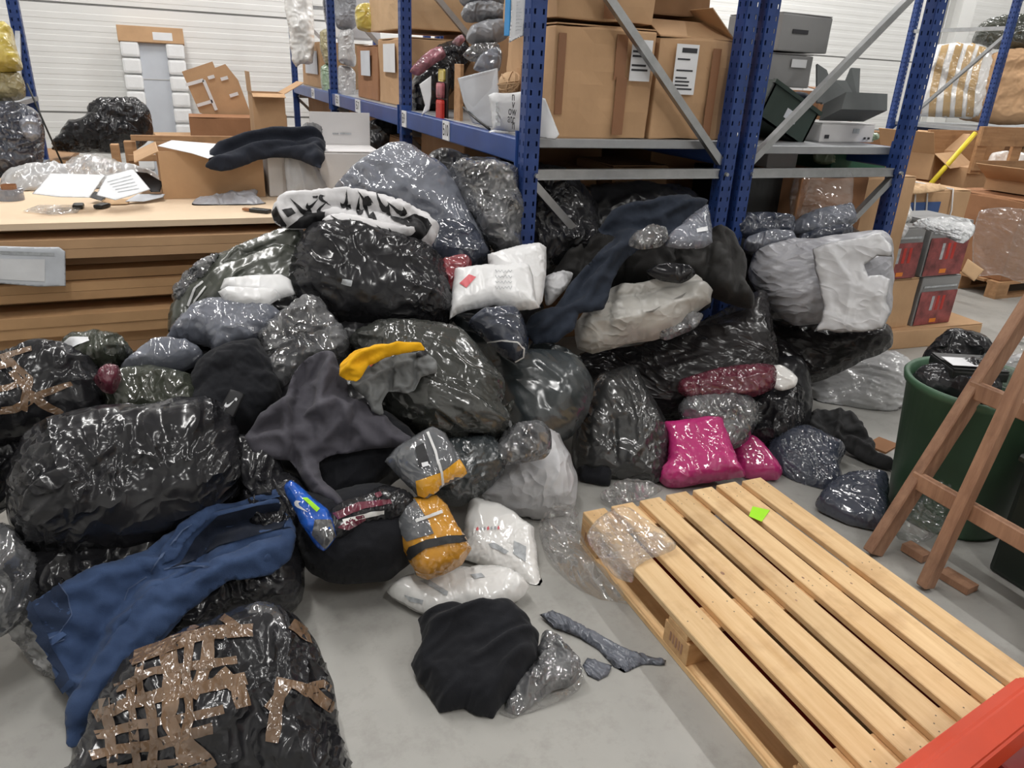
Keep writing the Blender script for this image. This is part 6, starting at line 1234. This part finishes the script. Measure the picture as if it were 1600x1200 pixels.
yp = tube('yellow_pole', [tuple(at(1524, 208, Y=5.0)), tuple(at(1487, 250, Y=5.0)), tuple(at(1450, 292, Y=5.0))], .022, K['yellow_pole']); tag(yp, 'bright yellow pole leaning among the cartons', 'pole')
wbx2 = S('taped_white_bale', [(1427, 178), (1430, 130), (1442, 90), (1452, 72), (1500, 66), (1540, 72), (1555, 95), (1545, 150), (1530, 184), (1480, 184)], 'white_tee', X=8.95, elev=8, T=.2, R=.25, low=.02, wr=.015, wdir=80, wf=8, label='white bale wound with tan tape on the distant rack', cat='bale')
for u in (1440, 1462, 1484, 1503, 1521): stripe(wbx2, 'tape', [(u+16, 68), (u+6, 100), (u-3, 140), (u-6, 182)], 11, 'tan_tape', off=.012, sp=.04)
S('brown_sack', [(1500, 186), (1508, 140), (1520, 110), (1545, 85), (1620, 78), (1620, 190)], 'card', X=9.3, elev=8, T=.2, R=.2, low=.03, label='large brown paper-wrapped load on the distant rack', cat='load')
S('dark_load', [(1520, 68), (1528, 42), (1550, 28), (1620, 22), (1620, 80), (1560, 78)], 'green_wrap', X=9.4, elev=8, T=.2, label='dark green wrapped load on top of the brown one', cat='load')
box_ = carton('stack of printed cartons on the lower level of the distant rack', 8.45, 9.2, 6.15, 6.8, .55, 1.05, 'card_red', 0, tape='v')
carton('pale carton with red marks on the lower level of the distant rack', 9.25, 10.0, 6.15, 6.8, .55, 1.02, 'card', 0)
box('deck_panel', RX+.04, RX+2.66, RY0+.02, RY1-.02, .5, .54, K['deck'], rc)
carton('white carton tucked beside the distant rack post', 7.45, 7.95, 6.0, 6.5, .0, 1.16, 'white_card', 0)
carton('dark carton in the shade left of the distant rack', 6.6, 7.3, 6.4, 7.0, .0, 1.15, 'card_dark', 0)
# far right pallet load
pl2 = thing('wooden_pallet', 'dark wooden pallet carrying the film-wrapped cartons at the right', 'pallet', (6.15, 3.95, 0))
for k in range(6): box('top_board', 0, 1.2, k*.135, k*.135+.11, .12, .142, K['far_wood'], pl2)
for ya in (0, .34, .67):
    for xa in (0, .52, 1.05): box('block', xa, xa+.145, ya, ya+.1, .022, .12, K['far_wood'], pl2)
    box('skid_board', 0, 1.2, ya, ya+.1, 0, .022, K['far_wood'], pl2)
wc = carton('tall film-wrapped carton load on the dark pallet at the right', 6.2, 7.3, 3.98, 4.7, .143, .80, 'card_red', 0, tape=None)
S('stretch_film', [(1520, 425), (1530, 330), (1620, 335), (1620, 440), (1560, 430)], 'shrink', Y=3.93, elev=4, T=.015, low=.008, wr=.004, parent=wc)
carton('flat open carton lying on the film-wrapped load', 6.5, 7.4, 4.05, 4.6, .82, .92, 'card', 6, flaps=[('s', .2, 12), ('w', .25, 150)], open_=True)
wcr = thing('wooden_crate', 'open orange-brown wooden crate behind the film-wrapped load', 'crate', (7.3, 4.95, .0)); 
box('base', -.55, .6, 0, .6, 0, .95, K['card'], wcr)
for k, (a, b_) in enumerate(((-.55, -.42), (-.05, .08), (.47, .6))): box('stile', a, b_, -.03, 0, .9, 1.32, K['far_wood'], wcr)
box('rail', -.55, .6, -.05, -.03, 1.15, 1.32, K['far_wood'], wcr); box('rail', -.55, .6, -.05, -.03, .93, 1.02, K['far_wood'], wcr); box('back', -.55, .6, .5, .53, .95, 1.25, K['far_wood'], wcr)
S('white_film', [(1545, 262), (1550, 240), (1575, 236), (1580, 245), (1590, 236), (1605, 242), (1600, 262)], 'white_tee', Y=5.1, elev=20, T=.06, low=.02, label='white crumpled film sticking out of the wooden crate', cat='film')
S('cardboard_scrap', [(1502, 425), (1512, 404), (1538, 422), (1522, 440)], 'card_pale', Y=3.93, elev=30, T=.006, Tb=.004, R=.01, low=.002, wr=0, rnd=False, edge=0, label='loose square of pale cardboard leaning on the dark pallet', cat='cardboard')
